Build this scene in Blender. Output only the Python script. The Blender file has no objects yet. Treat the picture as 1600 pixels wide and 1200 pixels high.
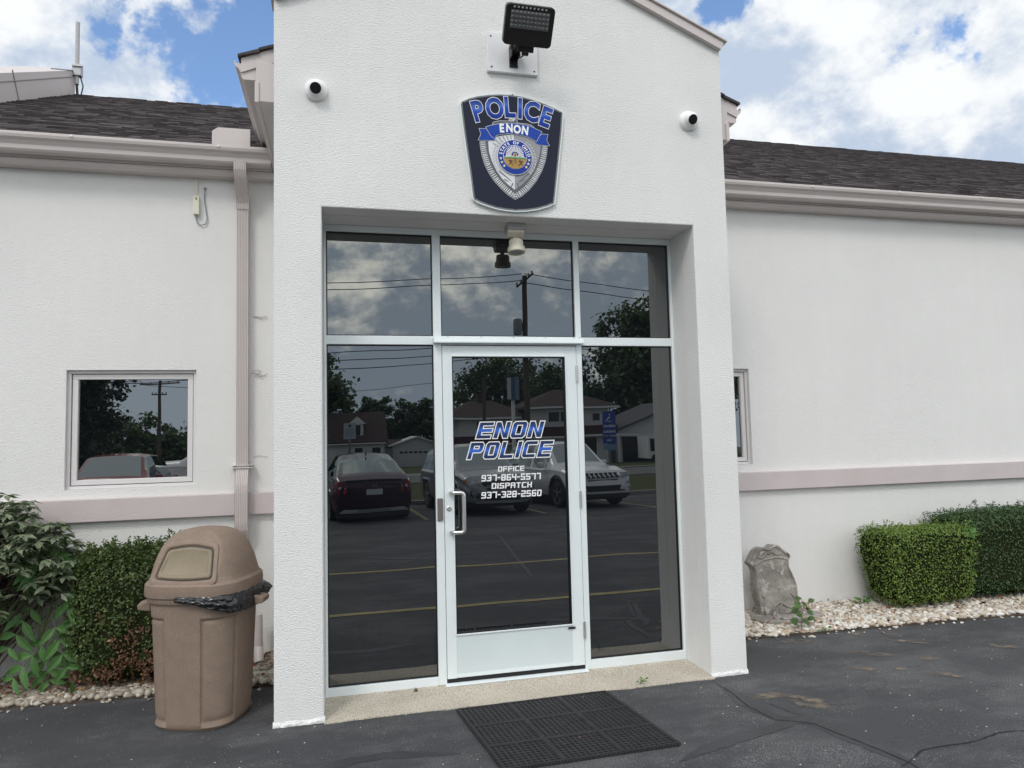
import bpy, bmesh, math, random
import numpy as np
from mathutils import Vector, Matrix, noise
rad = math.radians
random.seed(7)
rng = np.random.default_rng(7)
scene = bpy.context.scene
COL = scene.collection

# ------------------------------------------------------------------ camera
F, YAW, PIT, ROL = 1094.89, .23661, .06966, -.02385
CAM = np.array([-1.083, -4.174, 1.5841])
_fw = np.array([math.sin(YAW)*math.cos(PIT), math.cos(YAW)*math.cos(PIT), math.sin(PIT)])
_r0 = np.array([math.cos(YAW), -math.sin(YAW), 0]); _u0 = np.cross(_r0, _fw)
_R = _r0*math.cos(ROL)+_u0*math.sin(ROL); _U = -_r0*math.sin(ROL)+_u0*math.cos(ROL)
cd = bpy.data.cameras.new('camera'); cam = bpy.data.objects.new('camera', cd); COL.objects.link(cam)
cd.sensor_width = 36; cd.lens = F/1600*36; cd.clip_start = .05; cd.clip_end = 2000
cam.matrix_world = Matrix(((_R[0], _U[0], -_fw[0], CAM[0]), (_R[1], _U[1], -_fw[1], CAM[1]), (_R[2], _U[2], -_fw[2], CAM[2]), (0, 0, 0, 1)))
scene.camera = cam
scene.view_settings.view_transform = 'Standard'; scene.view_settings.look = 'None'
scene.view_settings.exposure = .09; scene.view_settings.gamma = 1
scene.cycles.max_bounces = 8

def ray(u, v):
    return _fw*F+_R*(u-800)+_U*(600-v)
def up(u, v, y=None, z=None):          # measured photo coordinate -> place in the world, on a known plane
    d = ray(u, v)
    t = (y-CAM[1])/d[1] if y is not None else (z-CAM[2])/d[2]
    q = CAM+t*d
    return (float(q[0]), float(q[1]), float(q[2]))

# ------------------------------------------------------------------ world
world = bpy.data.worlds.new('World'); scene.world = world; world.use_nodes = True
def build_world():
    nt = world.node_tree; nt.nodes.clear(); N = nt.nodes.new; L = nt.links.new
    out = N('ShaderNodeOutputWorld'); bg = N('ShaderNodeBackground'); bg.inputs['Strength'].default_value = 0.1
    sky = N('ShaderNodeTexSky'); sky.sky_type = 'NISHITA'; sky.sun_disc = False
    sky.sun_elevation = rad(48); sky.sun_rotation = rad(215)
    tc = N('ShaderNodeTexCoord')
    def math_(op, a, b=None, c=None, clamp=False):
        n = N('ShaderNodeMath'); n.operation = op; n.use_clamp = clamp
        for i, s in enumerate((a, b, c)):
            if s is None: continue
            if isinstance(s, (int, float)): n.inputs[i].default_value = s
            else: L(s, n.inputs[i])
        return n.outputs[0]
    def mix(fac, a, b):
        n = N('ShaderNodeMix'); n.data_type = 'RGBA'
        if isinstance(fac, (int, float)): n.inputs[0].default_value = fac
        else: L(fac, n.inputs[0])
        for i, s in ((6, a), (7, b)):
            if isinstance(s, tuple): n.inputs[i].default_value = (*s, 1)
            else: L(s, n.inputs[i])
        return n.outputs[2]
    def mr(v, a, b, c=0., d=1., kind='SMOOTHSTEP'):
        n = N('ShaderNodeMapRange'); n.interpolation_type = kind
        L(v, n.inputs[0])
        for i, s in zip((1, 2, 3, 4), (a, b, c, d)): n.inputs[i].default_value = s
        return n.outputs[0]
    sep = N('ShaderNodeSeparateXYZ'); L(tc.outputs['Generated'], sep.inputs[0])
    mp = N('ShaderNodeMapping'); mp.inputs['Scale'].default_value = (1, 1, 1.45); mp.inputs['Location'].default_value = (3.1, 1.7, .4)
    L(tc.outputs['Generated'], mp.inputs[0])
    def nz(scale, detail, rough, dist=0.0):
        n = N('ShaderNodeTexNoise'); L(mp.outputs[0], n.inputs['Vector'])
        n.inputs['Scale'].default_value = scale; n.inputs['Detail'].default_value = detail
        n.inputs['Roughness'].default_value = rough; n.inputs['Distortion'].default_value = dist
        return n.outputs[0]
    shade2 = nz(11.0, 13, .62, .15)
    cover = nz(5.0, 14, .60, .0)
    shade = nz(7.5, 13, .60, .0)
    big = nz(1.4, 3, .5)
    # blue openings in the cloud cover, by direction in the sky
    holes = None
    pn = N('ShaderNodeTexNoise'); L(tc.outputs['Generated'], pn.inputs['Vector']); pn.inputs['Scale'].default_value = 7; pn.inputs['Detail'].default_value = 9; pn.inputs['Roughness'].default_value = .62
    pv = N('ShaderNodeVectorMath'); pv.operation = 'MULTIPLY_ADD'; L(pn.outputs['Color'], pv.inputs[0]); pv.inputs[1].default_value = (.30, .30, .30); 
    po = N('ShaderNodeVectorMath'); po.operation = 'SUBTRACT'; L(tc.outputs['Generated'], po.inputs[0]); po.inputs[1].default_value = (.15, .15, .15); L(po.outputs[0], pv.inputs[2])
    for (u, v, r, s) in ((395, 45, .085, .36), (350, 90, .05, .26), (290, 25, .05, .2), (1120, 5, .075, .36), (1160, 50, .03, .2), (1340, 72, .02, .12), (1520, 28, .03, .13), (150, 0, .04, .2)):
        d = ray(u, v); d = d/np.linalg.norm(d)
        dn = N('ShaderNodeVectorMath'); dn.operation = 'DISTANCE'
        L(pv.outputs[0], dn.inputs[0]); dn.inputs[1].default_value = tuple(d)
        h = mr(dn.outputs['Value'], 0, r*1.9, s, 0)
        holes = h if holes is None else math_('MAXIMUM', holes, h)
    cv = math_('SUBTRACT', math_('ADD', cover, .13), holes)
    mask = mr(cv, .35, .47)
    body = mr(math_('ADD', math_('MULTIPLY', shade, .8), math_('MULTIPLY', big, .2)), .43, .60)
    front = mix(body, (5.0, 5.9, 7.3), (9.2, 9.4, 9.5))
    backbody = mr(math_('ADD', math_('MULTIPLY', shade2, .62), math_('MULTIPLY', big, .38)), .45, .62)
    back = mix(backbody, (6.6, 7.8, 9.3), (24, 23.4, 21))
    back2 = mix(mr(sep.outputs[2], .45, .9), back, (14.5, 15.1, 16.2))
    side = mr(sep.outputs[1], -.25, .25)
    cloud = mix(side, back2, front)
    blue = N('ShaderNodeMix'); blue.data_type = 'RGBA'; blue.blend_type = 'MULTIPLY'; blue.inputs[0].default_value = 1
    L(sky.outputs[0], blue.inputs[6]); blue.inputs[7].default_value = (1.65, 1.85, 2.05, 1)
    L(mix(mask, blue.outputs[2], cloud), bg.inputs['Color'])
    L(bg.outputs[0], out.inputs[0])
build_world()
sd = bpy.data.lights.new('sun', 'SUN'); sd.energy = 1.15; sd.angle = rad(15); sd.color = (1, .96, .9)
sun = bpy.data.objects.new('sun', sd); COL.objects.link(sun)
_sdir = Vector((-.55*math.cos(rad(48)), -.83*math.cos(rad(48)), math.sin(rad(48))))
sun.rotation_euler = _sdir.to_track_quat('Z', 'Y').to_euler()
sun.location = (0, -10, 20)

# ------------------------------------------------------------------ materials
MATS = {}
def mat(name, color=(.5, .5, .5), rough=.6, metal=0, spec=.5, var=0, vscale=5, bump=0, bscale=50, bstretch=(1, 1, 1), island=0, coat=0, speck=None, detail=4, ramp=None, streak=0):
    if name in MATS: return MATS[name]
    m = bpy.data.materials.new(name); m.use_nodes = True; nt = m.node_tree; N = nt.nodes.new; L = nt.links.new
    b = nt.nodes['Principled BSDF']; b.inputs['Roughness'].default_value = rough; b.inputs['Metallic'].default_value = metal
    b.inputs['Specular IOR Level'].default_value = spec; b.inputs['Coat Weight'].default_value = coat
    b.inputs['Base Color'].default_value = (*color, 1)
    tc = N('ShaderNodeTexCoord'); src = None
    def rgb(c):
        n = N('ShaderNodeRGB'); n.outputs[0].default_value = (*c, 1); return n.outputs[0]
    def mixm(fac, a, c2, mode='MIX'):
        n = N('ShaderNodeMix'); n.data_type = 'RGBA'; n.blend_type = mode
        if isinstance(fac, (int, float)): n.inputs[0].default_value = fac
        else: L(fac, n.inputs[0])
        L(a, n.inputs[6])
        if isinstance(c2, tuple): n.inputs[7].default_value = (*c2, 1)
        else: L(c2, n.inputs[7])
        return n.outputs[2]
    src = rgb(color)
    if ramp:
        sp = N('ShaderNodeSeparateXYZ'); L(tc.outputs['Generated'], sp.inputs[0])
        r = N('ShaderNodeValToRGB'); L(sp.outputs[2], r.inputs[0])
        while len(r.color_ramp.elements) < len(ramp): r.color_ramp.elements.new(.5)
        for e, (p, c) in zip(r.color_ramp.elements, ramp): e.position = p; e.color = (*c, 1)
        src = r.outputs[0]
    def valmul(fac_out, lo, hi, s):
        mr = N('ShaderNodeMapRange'); L(fac_out, mr.inputs[0]); mr.inputs[1].default_value = .25; mr.inputs[2].default_value = .75
        mr.inputs[3].default_value = lo; mr.inputs[4].default_value = hi
        cb = N('ShaderNodeCombineColor')
        for i in range(3): L(mr.outputs[0], cb.inputs[i])
        return mixm(1.0, s, cb.outputs[0], 'MULTIPLY')
    if var:
        n = N('ShaderNodeTexNoise'); n.inputs['Scale'].default_value = vscale; n.inputs['Detail'].default_value = 6
        L(tc.outputs['Object'], n.inputs['Vector']); src = valmul(n.outputs[0], 1-var, 1+var, src)
    if streak:      # faint run marks and patched areas, as on old painted render
        mp = N('ShaderNodeMapping'); mp.inputs['Scale'].default_value = (9, 9, .7); L(tc.outputs['Object'], mp.inputs[0])
        n = N('ShaderNodeTexNoise'); n.inputs['Scale'].default_value = 1; n.inputs['Detail'].default_value = 8; n.inputs['Roughness'].default_value = .65
        L(mp.outputs[0], n.inputs['Vector']); src = valmul(n.outputs[0], 1-streak, 1+streak*.4, src)
    if island:
        g = N('ShaderNodeNewGeometry')
        mr = N('ShaderNodeMapRange'); L(g.outputs['Random Per Island'], mr.inputs[0]); mr.inputs[3].default_value = 1-island; mr.inputs[4].default_value = 1+island
        cb = N('ShaderNodeCombineColor')
        for i in range(3): L(mr.outputs[0], cb.inputs[i])
        src = mixm(1.0, src, cb.outputs[0], 'MULTIPLY')
    if speck:
        for (sc, th, c) in speck:
            n = N('ShaderNodeTexNoise'); n.inputs['Scale'].default_value = sc; n.inputs['Detail'].default_value = 2
            L(tc.outputs['Object'], n.inputs['Vector'])
            mr = N('ShaderNodeMapRange'); L(n.outputs[0], mr.inputs[0]); mr.inputs[1].default_value = th; mr.inputs[2].default_value = th+.04
            src = mixm(mr.outputs[0], src, c)
    L(src, b.inputs['Base Color'])
    if bump:
        mp = N('ShaderNodeMapping'); mp.inputs['Scale'].default_value = bstretch; L(tc.outputs['Object'], mp.inputs[0])
        n = N('ShaderNodeTexNoise'); n.inputs['Scale'].default_value = bscale; n.inputs['Detail'].default_value = detail; n.inputs['Roughness'].default_value = .55
        L(mp.outputs[0], n.inputs['Vector'])
        bp = N('ShaderNodeBump'); bp.inputs['Strength'].default_value = 1; bp.inputs['Distance'].default_value = bump
        L(n.outputs[0], bp.inputs['Height']); L(bp.outputs[0], b.inputs['Normal'])
    MATS[name] = m
    return m

STUCCO = mat('stucco', (.76, .752, .738), .85, streak=.02, spec=.2, var=.05, vscale=1.3, bump=.0062, bscale=78, bstretch=(1, 1, 1.7), detail=3)
STUCCO_S = mat('stucco_smooth', (.75, .738, .718), .85, speck=((38, .775, (.30, .27, .23)),), streak=.018, spec=.2, var=.035, vscale=1.1, bump=.0042, bscale=85, bstretch=(1, 1, 1.5), detail=3)
TAUPE = mat('taupe_trim', (.575, .52, .50), .45, var=.04, vscale=2.5, bump=.0004, bscale=25)
TAUPE_B = mat('taupe_band', (.56, .495, .49), .8, spec=.2, var=.05, vscale=3, bump=.0022, bscale=85, bstretch=(1, 1, 1.6))
ALU = mat('painted_aluminium', (.76, .81, .82), .45, metal=.08, var=.03, vscale=6)
ALU_D = mat('door_panel_metal', (.66, .73, .74), .42, metal=.15, var=.03, vscale=5)
WINF = mat('window_vinyl', (.68, .655, .65), .5, var=.03, vscale=8)
STEEL = mat('brushed_steel', (.62, .62, .60), .32, metal=.9, bump=.0002, bscale=300)
BLACK = mat('black_plastic', (.012, .012, .014), .4)
GASKET = mat('black_gasket', (.006, .006, .007), .5)
DARKMETAL = mat('dark_metal', (.025, .022, .022), .42, metal=.3)
WHITEP = mat('white_plastic', (.82, .82, .81), .35)
CREAM = mat('aged_cream_plastic', (.66, .61, .50), .5, var=.08, vscale=20)
IVORY = mat('ivory_plastic', (.70, .68, .56), .5)
SHINGLE = mat('asphalt_shingle', (.076, .066, .067), .95, spec=.15, island=.30, var=.25, vscale=30, bump=.003, bscale=160)
WOODBOARD = mat('white_board', (.74, .745, .75), .55, var=.06, vscale=9, bump=.0008, bscale=20, bstretch=(1, 1, 14))

def glass_mat(name, refl, tint):
    m = bpy.data.materials.new(name); m.use_nodes = True; nt = m.node_tree; nt.nodes.clear(); N = nt.nodes.new; L = nt.links.new
    out = N('ShaderNodeOutputMaterial'); mx = N('ShaderNodeMixShader'); gl = N('ShaderNodeBsdfGlossy'); df = N('ShaderNodeBsdfDiffuse')
    gl.inputs['Roughness'].default_value = 0.0; gl.inputs['Color'].default_value = tint
    df.inputs['Color'].default_value = (.006, .007, .009, 1)
    lw = N('ShaderNodeFresnel'); lw.inputs['IOR'].default_value = 1.5
    mr = N('ShaderNodeMapRange'); mr.inputs[1].default_value = .04; mr.inputs[2].default_value = 1; mr.inputs[3].default_value = refl; mr.inputs[4].default_value = 1
    L(lw.outputs[0], mr.inputs[0]); L(mr.outputs[0], mx.inputs[0])
    # the gentle waviness of a real pane
    tc = N('ShaderNodeTexCoord'); nz = N('ShaderNodeTexNoise'); nz.inputs['Scale'].default_value = 1.6; nz.inputs['Detail'].default_value = 1
    L(tc.outputs['Object'], nz.inputs['Vector']); bp = N('ShaderNodeBump'); bp.inputs['Distance'].default_value = .0008; bp.inputs['Strength'].default_value = 1
    L(nz.outputs[0], bp.inputs['Height']); L(bp.outputs[0], gl.inputs['Normal'])
    L(df.outputs[0], mx.inputs[1]); L(gl.outputs[0], mx.inputs[2]); L(mx.outputs[0], out.inputs[0])
    return m
PANE = glass_mat('tinted_pane', .185, (.97, 1.0, 1.0, 1))
PANE_W = glass_mat('window_pane', .25, (1.0, 1.0, .97, 1))
CARGLASS = glass_mat('car_glass', .26, (.9, 1, 1, 1))

# ------------------------------------------------------------------ mesh helpers
class MB:
    def __init__(s): s.v = []; s.f = []
    def add(s, vs, fs):
        k = len(s.v); s.v += [tuple(map(float, v)) for v in vs]; s.f += [tuple(i+k for i in f) for f in fs]; return s
    def box(s, x0, x1, y0, y1, z0, z1, M=None):
        vs = [(x, y, z) for z in (z0, z1) for y in (y0, y1) for x in (x0, x1)]
        if M: vs = [tuple(M @ Vector(v)) for v in vs]
        return s.add(vs, [(0, 2, 3, 1), (4, 5, 7, 6), (0, 1, 5, 4), (2, 6, 7, 3), (0, 4, 6, 2), (1, 3, 7, 5)])
    def prism(s, poly, y0, y1):        # poly in (x, z), extruded along y
        n = len(poly); a = sum(poly[i][0]*poly[(i+1) % n][1]-poly[(i+1) % n][0]*poly[i][1] for i in range(n))
        if a < 0: poly = poly[::-1]
        vs = [(x, y0, z) for x, z in poly]+[(x, y1, z) for x, z in poly]
        return s.add(vs, [tuple(range(n)), tuple(range(2*n-1, n-1, -1))]+[(i, i+n, (i+1) % n+n, (i+1) % n) for i in range(n)])
    def xprism(s, poly, x0, x1):       # poly in (y, z), extruded along x
        n = len(poly); a = sum(poly[i][0]*poly[(i+1) % n][1]-poly[(i+1) % n][0]*poly[i][1] for i in range(n))
        if a < 0: poly = poly[::-1]
        vs = [(x0, y, z) for y, z in poly]+[(x1, y, z) for y, z in poly]
        return s.add(vs, [tuple(range(n-1, -1, -1)), tuple(range(n, 2*n))]+[(i, (i+1) % n, (i+1) % n+n, i+n) for i in range(n)])
    def tube(s, pts, r, n=10, r1=None, caps=True):
        pts = [Vector(p) for p in pts]; rs = [r if r1 is None else r+(r1-r)*i/(len(pts)-1) for i in range(len(pts))] if not isinstance(r, (list, tuple)) else r
        up_ = None; base = len(s.v)
        for i, p in enumerate(pts):
            t = (pts[min(i+1, len(pts)-1)]-pts[max(i-1, 0)]).normalized()
            if up_ is None: up_ = t.orthogonal().normalized()
            up_ = (up_-t*up_.dot(t)).normalized(); q = t.cross(up_)
            for k in range(n):
                a = 2*math.pi*k/n; s.v.append(tuple(p+(up_*math.cos(a)+q*math.sin(a))*rs[i]))
        for i in range(len(pts)-1):
            for k in range(n):
                a = base+i*n+k; b = base+i*n+(k+1) % n; s.f.append((a, b, b+n, a+n))
        if caps:
            s.f.append(tuple(base+k for k in range(n-1, -1, -1))); s.f.append(tuple(base+(len(pts)-1)*n+k for k in range(n)))
        return s
    def lathe(s, prof, n=24, M=None, sq=None):     # prof: (r, z)
        base = len(s.v)
        for r, z in prof:
            for k in range(n):
                a = 2*math.pi*k/n; v = Vector((r*math.cos(a), r*math.sin(a), z))
                s.v.append(tuple(M @ v if M else v))
        for i in range(len(prof)-1):
            for k in range(n):
                a = base+i*n+k; b = base+i*n+(k+1) % n; s.f.append((a, b, b+n, a+n))
        s.f.append(tuple(base+k for k in range(n-1, -1, -1))); s.f.append(tuple(base+(len(prof)-1)*n+k for k in range(n)))
        return s
    def build(s, name, m, parent=None, bevel=0, smooth=False, seg=2, angle=40):
        me = bpy.data.meshes.new(name); me.from_pydata(s.v, [], s.f); me.update()
        if smooth: me.shade_smooth() if smooth is True else None
        o = bpy.data.objects.new(name, me); COL.objects.link(o); me.materials.append(m)
        if parent: o.parent = parent
        if bevel:
            b = o.modifiers.new('bevel', 'BEVEL'); b.width = bevel; b.segments = seg; b.limit_method = 'ANGLE'; b.angle_limit = rad(angle)
        return o
def autosmooth(o, ang=40):
    me = o.data
    me.shade_smooth()
    try:
        me.set_sharp_from_angle(angle=rad(ang))
    except Exception: pass
    return o
def empty(name, loc, label=None, cat=None, group=None, rz=0):
    o = bpy.data.objects.new(name, None); COL.objects.link(o); o.location = loc; o.rotation_euler = (0, 0, rz); o.empty_display_size = .1
    return tag(o, label, cat, group)
def tag(o, label=None, cat=None, group=None, kind=None):
    if label: o['label'] = label
    if cat: o['category'] = cat
    if group: o['group'] = group
    if kind: o['kind'] = kind
    return o
def gz(y): return 0.0 if y > -1 else .028*(y+1)

# ------------------------------------------------------------------ ground
def strip(name, ys, x0, x1, m, dz=0, nx=2, kind='structure'):
    mb = MB(); xs = np.linspace(x0, x1, nx)
    for y in ys:
        for x in xs: mb.v.append((float(x), y, gz(y)+dz))
    for j in range(len(ys)-1):
        for i in range(nx-1):
            a = j*nx+i; mb.f.append((a, a+nx, a+nx+1, a+1) if ys[1] < ys[0] else (a, a+1, a+nx+1, a+nx))
    o = mb.build(name, m); tag(o, kind=kind); return o

def asphalt_mat():
    m = bpy.data.materials.new('sealed_asphalt'); m.use_nodes = True; nt = m.node_tree; N = nt.nodes.new; L = nt.links.new
    b = nt.nodes['Principled BSDF']; tc = N('ShaderNodeTexCoord')
    def nz(scale, detail=4, rough=.5, st=(1, 1, 1), loc=(0, 0, 0), dist=0):
        mp = N('ShaderNodeMapping'); mp.inputs['Scale'].default_value = st; mp.inputs['Location'].default_value = loc; L(tc.outputs['Object'], mp.inputs[0])
        n = N('ShaderNodeTexNoise'); n.inputs['Scale'].default_value = scale; n.inputs['Detail'].default_value = detail; n.inputs['Roughness'].default_value = rough
        n.inputs['Distortion'].default_value = dist
        L(mp.outputs[0], n.inputs['Vector']); return n.outputs[0]
    def mr(v, a, b_, c=0, d=1):
        n = N('ShaderNodeMapRange'); n.interpolation_type = 'SMOOTHSTEP'; L(v, n.inputs[0])
        for i, s in zip((1, 2, 3, 4), (a, b_, c, d)): n.inputs[i].default_value = s
        return n.outputs[0]
    def mul(a, b_):
        n = N('ShaderNodeMath'); n.operation = 'MULTIPLY'; L(a, n.inputs[0])
        if isinstance(b_, float): n.inputs[1].default_value = b_
        else: L(b_, n.inputs[1])
        return n.outputs[0]
    def mix(f, a, c):
        n = N('ShaderNodeMix'); n.data_type = 'RGBA'; L(f, n.inputs[0])
        for i, s in ((6, a), (7, c)):
            if isinstance(s, tuple): n.inputs[i].default_value = (*s, 1)
            else: L(s, n.inputs[i])
        return n.outputs[2]
    base = mix(mr(nz(1.1, 6, .6), .35, .7), (.042, .043, .047), (.056, .057, .061))
    # worn, greyer patches
    worn = mr(nz(.8, 8, .72, (1, 1.9, 1), (4.2, 1.3, 0)), .44, .62)
    c = mix(mul(mul(worn, mr(nz(150, 3), .44, .58)), .95), base, (.17, .17, .172))
    c = mix(mr(nz(260, 2, .6), .52, .66), c, (.105, .105, .108))
    c = mix(mr(nz(210, 2, .6, (1, 1, 1), (7, 3, 0)), .54, .64), c, (.022, .022, .024))
    # loose pale grit: clustered specks
    vo = N('ShaderNodeTexVoronoi'); vo.inputs['Scale'].default_value = 75; L(tc.outputs['Object'], vo.inputs['Vector'])
    sp = mr(vo.outputs['Distance'], .20, .10)
    clump = mr(nz(2.6, 6, .75), .47, .60)
    sep = N('ShaderNodeSeparateColor'); L(vo.outputs['Color'], sep.inputs[0])
    c = mix(mul(mul(sp, clump), mr(sep.outputs[0], .4, .45)), c, (.50, .49, .46))
    v2 = N('ShaderNodeTexVoronoi'); v2.inputs['Scale'].default_value = 24; L(tc.outputs['Object'], v2.inputs['Vector'])
    s2 = N('ShaderNodeSeparateColor'); L(v2.outputs['Color'], s2.inputs[0])
    c = mix(mul(mr(v2.outputs['Distance'], .13, .08), mr(s2.outputs[0], .86, .88)), c, (.6, .58, .54))
    L(c, b.inputs['Base Color'])
    b.inputs['Roughness'].default_value = .75; b.inputs['Specular IOR Level'].default_value = .35
    bp = N('ShaderNodeBump'); bp.inputs['Distance'].default_value = .004; bp.inputs['Strength'].default_value = 1
    L(nz(130, 4, .7), bp.inputs['Height']); L(bp.outputs[0], b.inputs['Normal'])
    return m
ASPH = asphalt_mat()
SEAL = mat('crack_sealer', (.033, .034, .038), .5, spec=.5, var=.25, vscale=6, bump=.002, bscale=60)
STAIN = mat('tan_stain', (.125, .108, .088), .85, var=.35, vscale=14, bump=.004, bscale=170)
YEL = mat('yellow_line', (.40, .33, .16), .8, var=.25, vscale=9)
SOIL = mat('soil', (.07, .05, .038), .95, var=.5, vscale=9, bump=.02, bscale=30)
GRASS = mat('grass', (.085, .095, .045), .95, spec=.1, var=.45, vscale=2.2, bump=.05, bscale=18)
CONC = mat('concrete', (.30, .29, .27), .9, var=.12, vscale=2, bump=.002, bscale=60)
STREET = mat('street_asphalt', (.13, .13, .125), .9, var=.1, vscale=1)
AGG = mat('exposed_aggregate', (.50, .45, .37), .9, spec=.2, var=.16, vscale=3.5, bump=.006, bscale=190, speck=((150, .57, (.72, .68, .60)), (130, .60, (.22, .15, .09)), (90, .70, (.13, .10, .07))))

strip('parking_lot', [1.2, .6, 0, -1, -3, -15.4], -60, 60, ASPH)
strip('grass_verge', [-15.4, -29], -250, 250, GRASS, .03)
strip('street', [-29, -46], -250, 250, STREET, .0)
strip('lawn', [-46, -120, -420], -420, 420, GRASS, .03)
strip('ground', [30, 1.2], -60, 60, SOIL, -.03)
mb = MB().box(-250, 250, -15.55, -15.4, gz(-15.4)-.1, gz(-15.4)+.12)
tag(mb.build('kerb', CONC, bevel=.02), kind='structure')
tag(MB().box(-250, 250, -29.2, -29.0, gz(-29)-.1, gz(-29)+.13).build('kerb', CONC), kind='structure')
tag(strip('sidewalk', [-47, -48.6], -250, 250, CONC, .04))
# painted lines across and along the lot
def lot_line(x0, y0, x1, y1, w=.10, m=YEL, name='painted_line', dz=.004, jag=0):
    d = Vector((x1-x0, y1-y0, 0)); n = Vector((-d.y, d.x, 0)).normalized()*w/2; mb = MB(); K = max(2, int(d.length/.5))
    for i in range(K+1):
        t = i/K; p = Vector((x0, y0, 0))+d*t
        for s in (-1, 1):
            q = p+n*s; mb.v.append((q.x, q.y, gz(q.y)+dz))
    for i in range(K): mb.f.append((2*i, 2*i+2, 2*i+3, 2*i+1))
    return tag(mb.build(name, m), kind='structure')
lot_line(-12, -3.92, 14, -4.18); lot_line(-12, -1.62, 14, -1.86)
for x in (-8.0, -5.1, -2.3, .55, 3.25, 6.0, 8.8, 11.6): lot_line(x, -15.2, x+.12, -10.6)
lot_line(-2, -8.6, 5, -8.2, .05, SEAL, 'crack_sealing', .0035); lot_line(1.0, -3, 1.5, -7, .05, SEAL, 'crack_sealing', .0038); lot_line(-3, -7, 0.4, -4.4, .06, SEAL, 'crack_sealing', .0042)

def ribbon(pts, w, name, m, dz):
    mb = MB(); pts = [Vector((p[0], p[1], 0)) for p in pts]; fine = []
    for i in range(len(pts)-1):
        k = max(2, int((pts[i+1]-pts[i]).length/.03))
        for j in range(k): fine.append(pts[i].lerp(pts[i+1], j/k))
    fine.append(pts[-1])
    for i, p in enumerate(fine):
        t = (fine[min(i+1, len(fine)-1)]-fine[max(i-1, 0)]).normalized(); n = Vector((-t.y, t.x, 0))
        wob = noise.noise(p*2.5)*.05; ww = w*(.7+.6*abs(noise.noise(p*6+Vector((9, 0, 0)))))+.004
        end = min(i, len(fine)-1-i); ww *= min(1, .15+end/8)
        for s in (-1, 1):
            q = p+n*(wob+s*ww/2+noise.noise(p*30+Vector((0, 0, s)))*.006); mb.v.append((q.x, q.y, gz(q.y)+dz))
    for i in range(len(fine)-1): mb.f.append((2*i, 2*i+2, 2*i+3, 2*i+1))
    return tag(mb.build(name, m), kind='structure')
P = lambda u, v: up(u, v, z=0)[:2]
ribbon([P(1116, 1068), P(1165, 1098), P(1215, 1122), P(1270, 1128), P(1330, 1152), P(1420, 1188), P(1500, 1230)], .10, 'crack_sealing', SEAL, .0014)
ribbon([P(1060, 1190), P(1140, 1160), P(1200, 1142), P(1262, 1118), P(1200, 1100)], .085, 'crack_sealing', SEAL, .0022)
CRK = mat('open_crack', (.014, .014, .015), .95)
ribbon([P(1112, 1066), P(1163, 1100), P(1212, 1125), P(1272, 1131), P(1335, 1155), P(1425, 1190), P(1500, 1232)], .0042, 'pavement_crack', CRK, .0030)
ribbon([P(1400, 1200), P(1440, 1172), P(1510, 1160), P(1560, 1146), P(1625, 1140)], .005, 'pavement_crack', CRK, .0030)
ribbon([P(720, 1178), P(600, 1185), P(520, 1196), P(440, 1215)], .09, 'crack_sealing', SEAL, .0014)

def blob(u, v, a, b, rot, name, seed):
    cx, cy = P(u, v); mb = MB(); n = 40; vs = [(cx, cy, .003)]
    for k in range(n):
        t = 2*math.pi*k/n; r = 1+.45*noise.noise(Vector((math.cos(t)*1.6, math.sin(t)*1.6, seed)))+.22*noise.noise(Vector((math.cos(t)*5, math.sin(t)*5, seed)))
        x = a*r*math.cos(t); y = b*r*math.sin(t)
        vs.append((cx+x*math.cos(rot)-y*math.sin(rot), cy+x*math.sin(rot)+y*math.cos(rot), .003))
    mb.add(vs, [(0, 1+k, 1+(k+1) % n) for k in range(n)])
    return vs, mb
def stain_mat():
    m = bpy.data.materials.new('tan_stain_soft'); m.use_nodes = True; nt = m.node_tree; N = nt.nodes.new; L = nt.links.new
    b = nt.nodes['Principled BSDF']; b.inputs['Base Color'].default_value = (.19, .155, .12, 1); b.inputs['Roughness'].default_value = .9
    tc = N('ShaderNodeTexCoord'); vm = N('ShaderNodeVectorMath'); vm.operation = 'DISTANCE'; L(tc.outputs['Generated'], vm.inputs[0]); vm.inputs[1].default_value = (.5, .5, .5)
    n = N('ShaderNodeTexNoise'); n.inputs['Scale'].default_value = 14; n.inputs['Detail'].default_value = 6; L(tc.outputs['Object'], n.inputs['Vector'])
    mr = N('ShaderNodeMapRange'); mr.interpolation_type = 'SMOOTHSTEP'; L(vm.outputs['Value'], mr.inputs[0]); mr.inputs[1].default_value = .5; mr.inputs[2].default_value = .12; mr.inputs[3].default_value = 0; mr.inputs[4].default_value = 1
    m2 = N('ShaderNodeMapRange'); L(n.outputs[0], m2.inputs[0]); m2.inputs[1].default_value = .38; m2.inputs[2].default_value = .66
    mu = N('ShaderNodeMath'); mu.operation = 'MULTIPLY'; L(mr.outputs[0], mu.inputs[0]); L(m2.outputs[0], mu.inputs[1]); mu2 = N('ShaderNodeMath'); mu2.operation = 'MULTIPLY'; L(mu.outputs[0], mu2.inputs[0]); mu2.inputs[1].default_value = 1.0
    L(mu2.outputs[0], b.inputs['Alpha'])
    return m
SOFTSTAIN = stain_mat()
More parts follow.
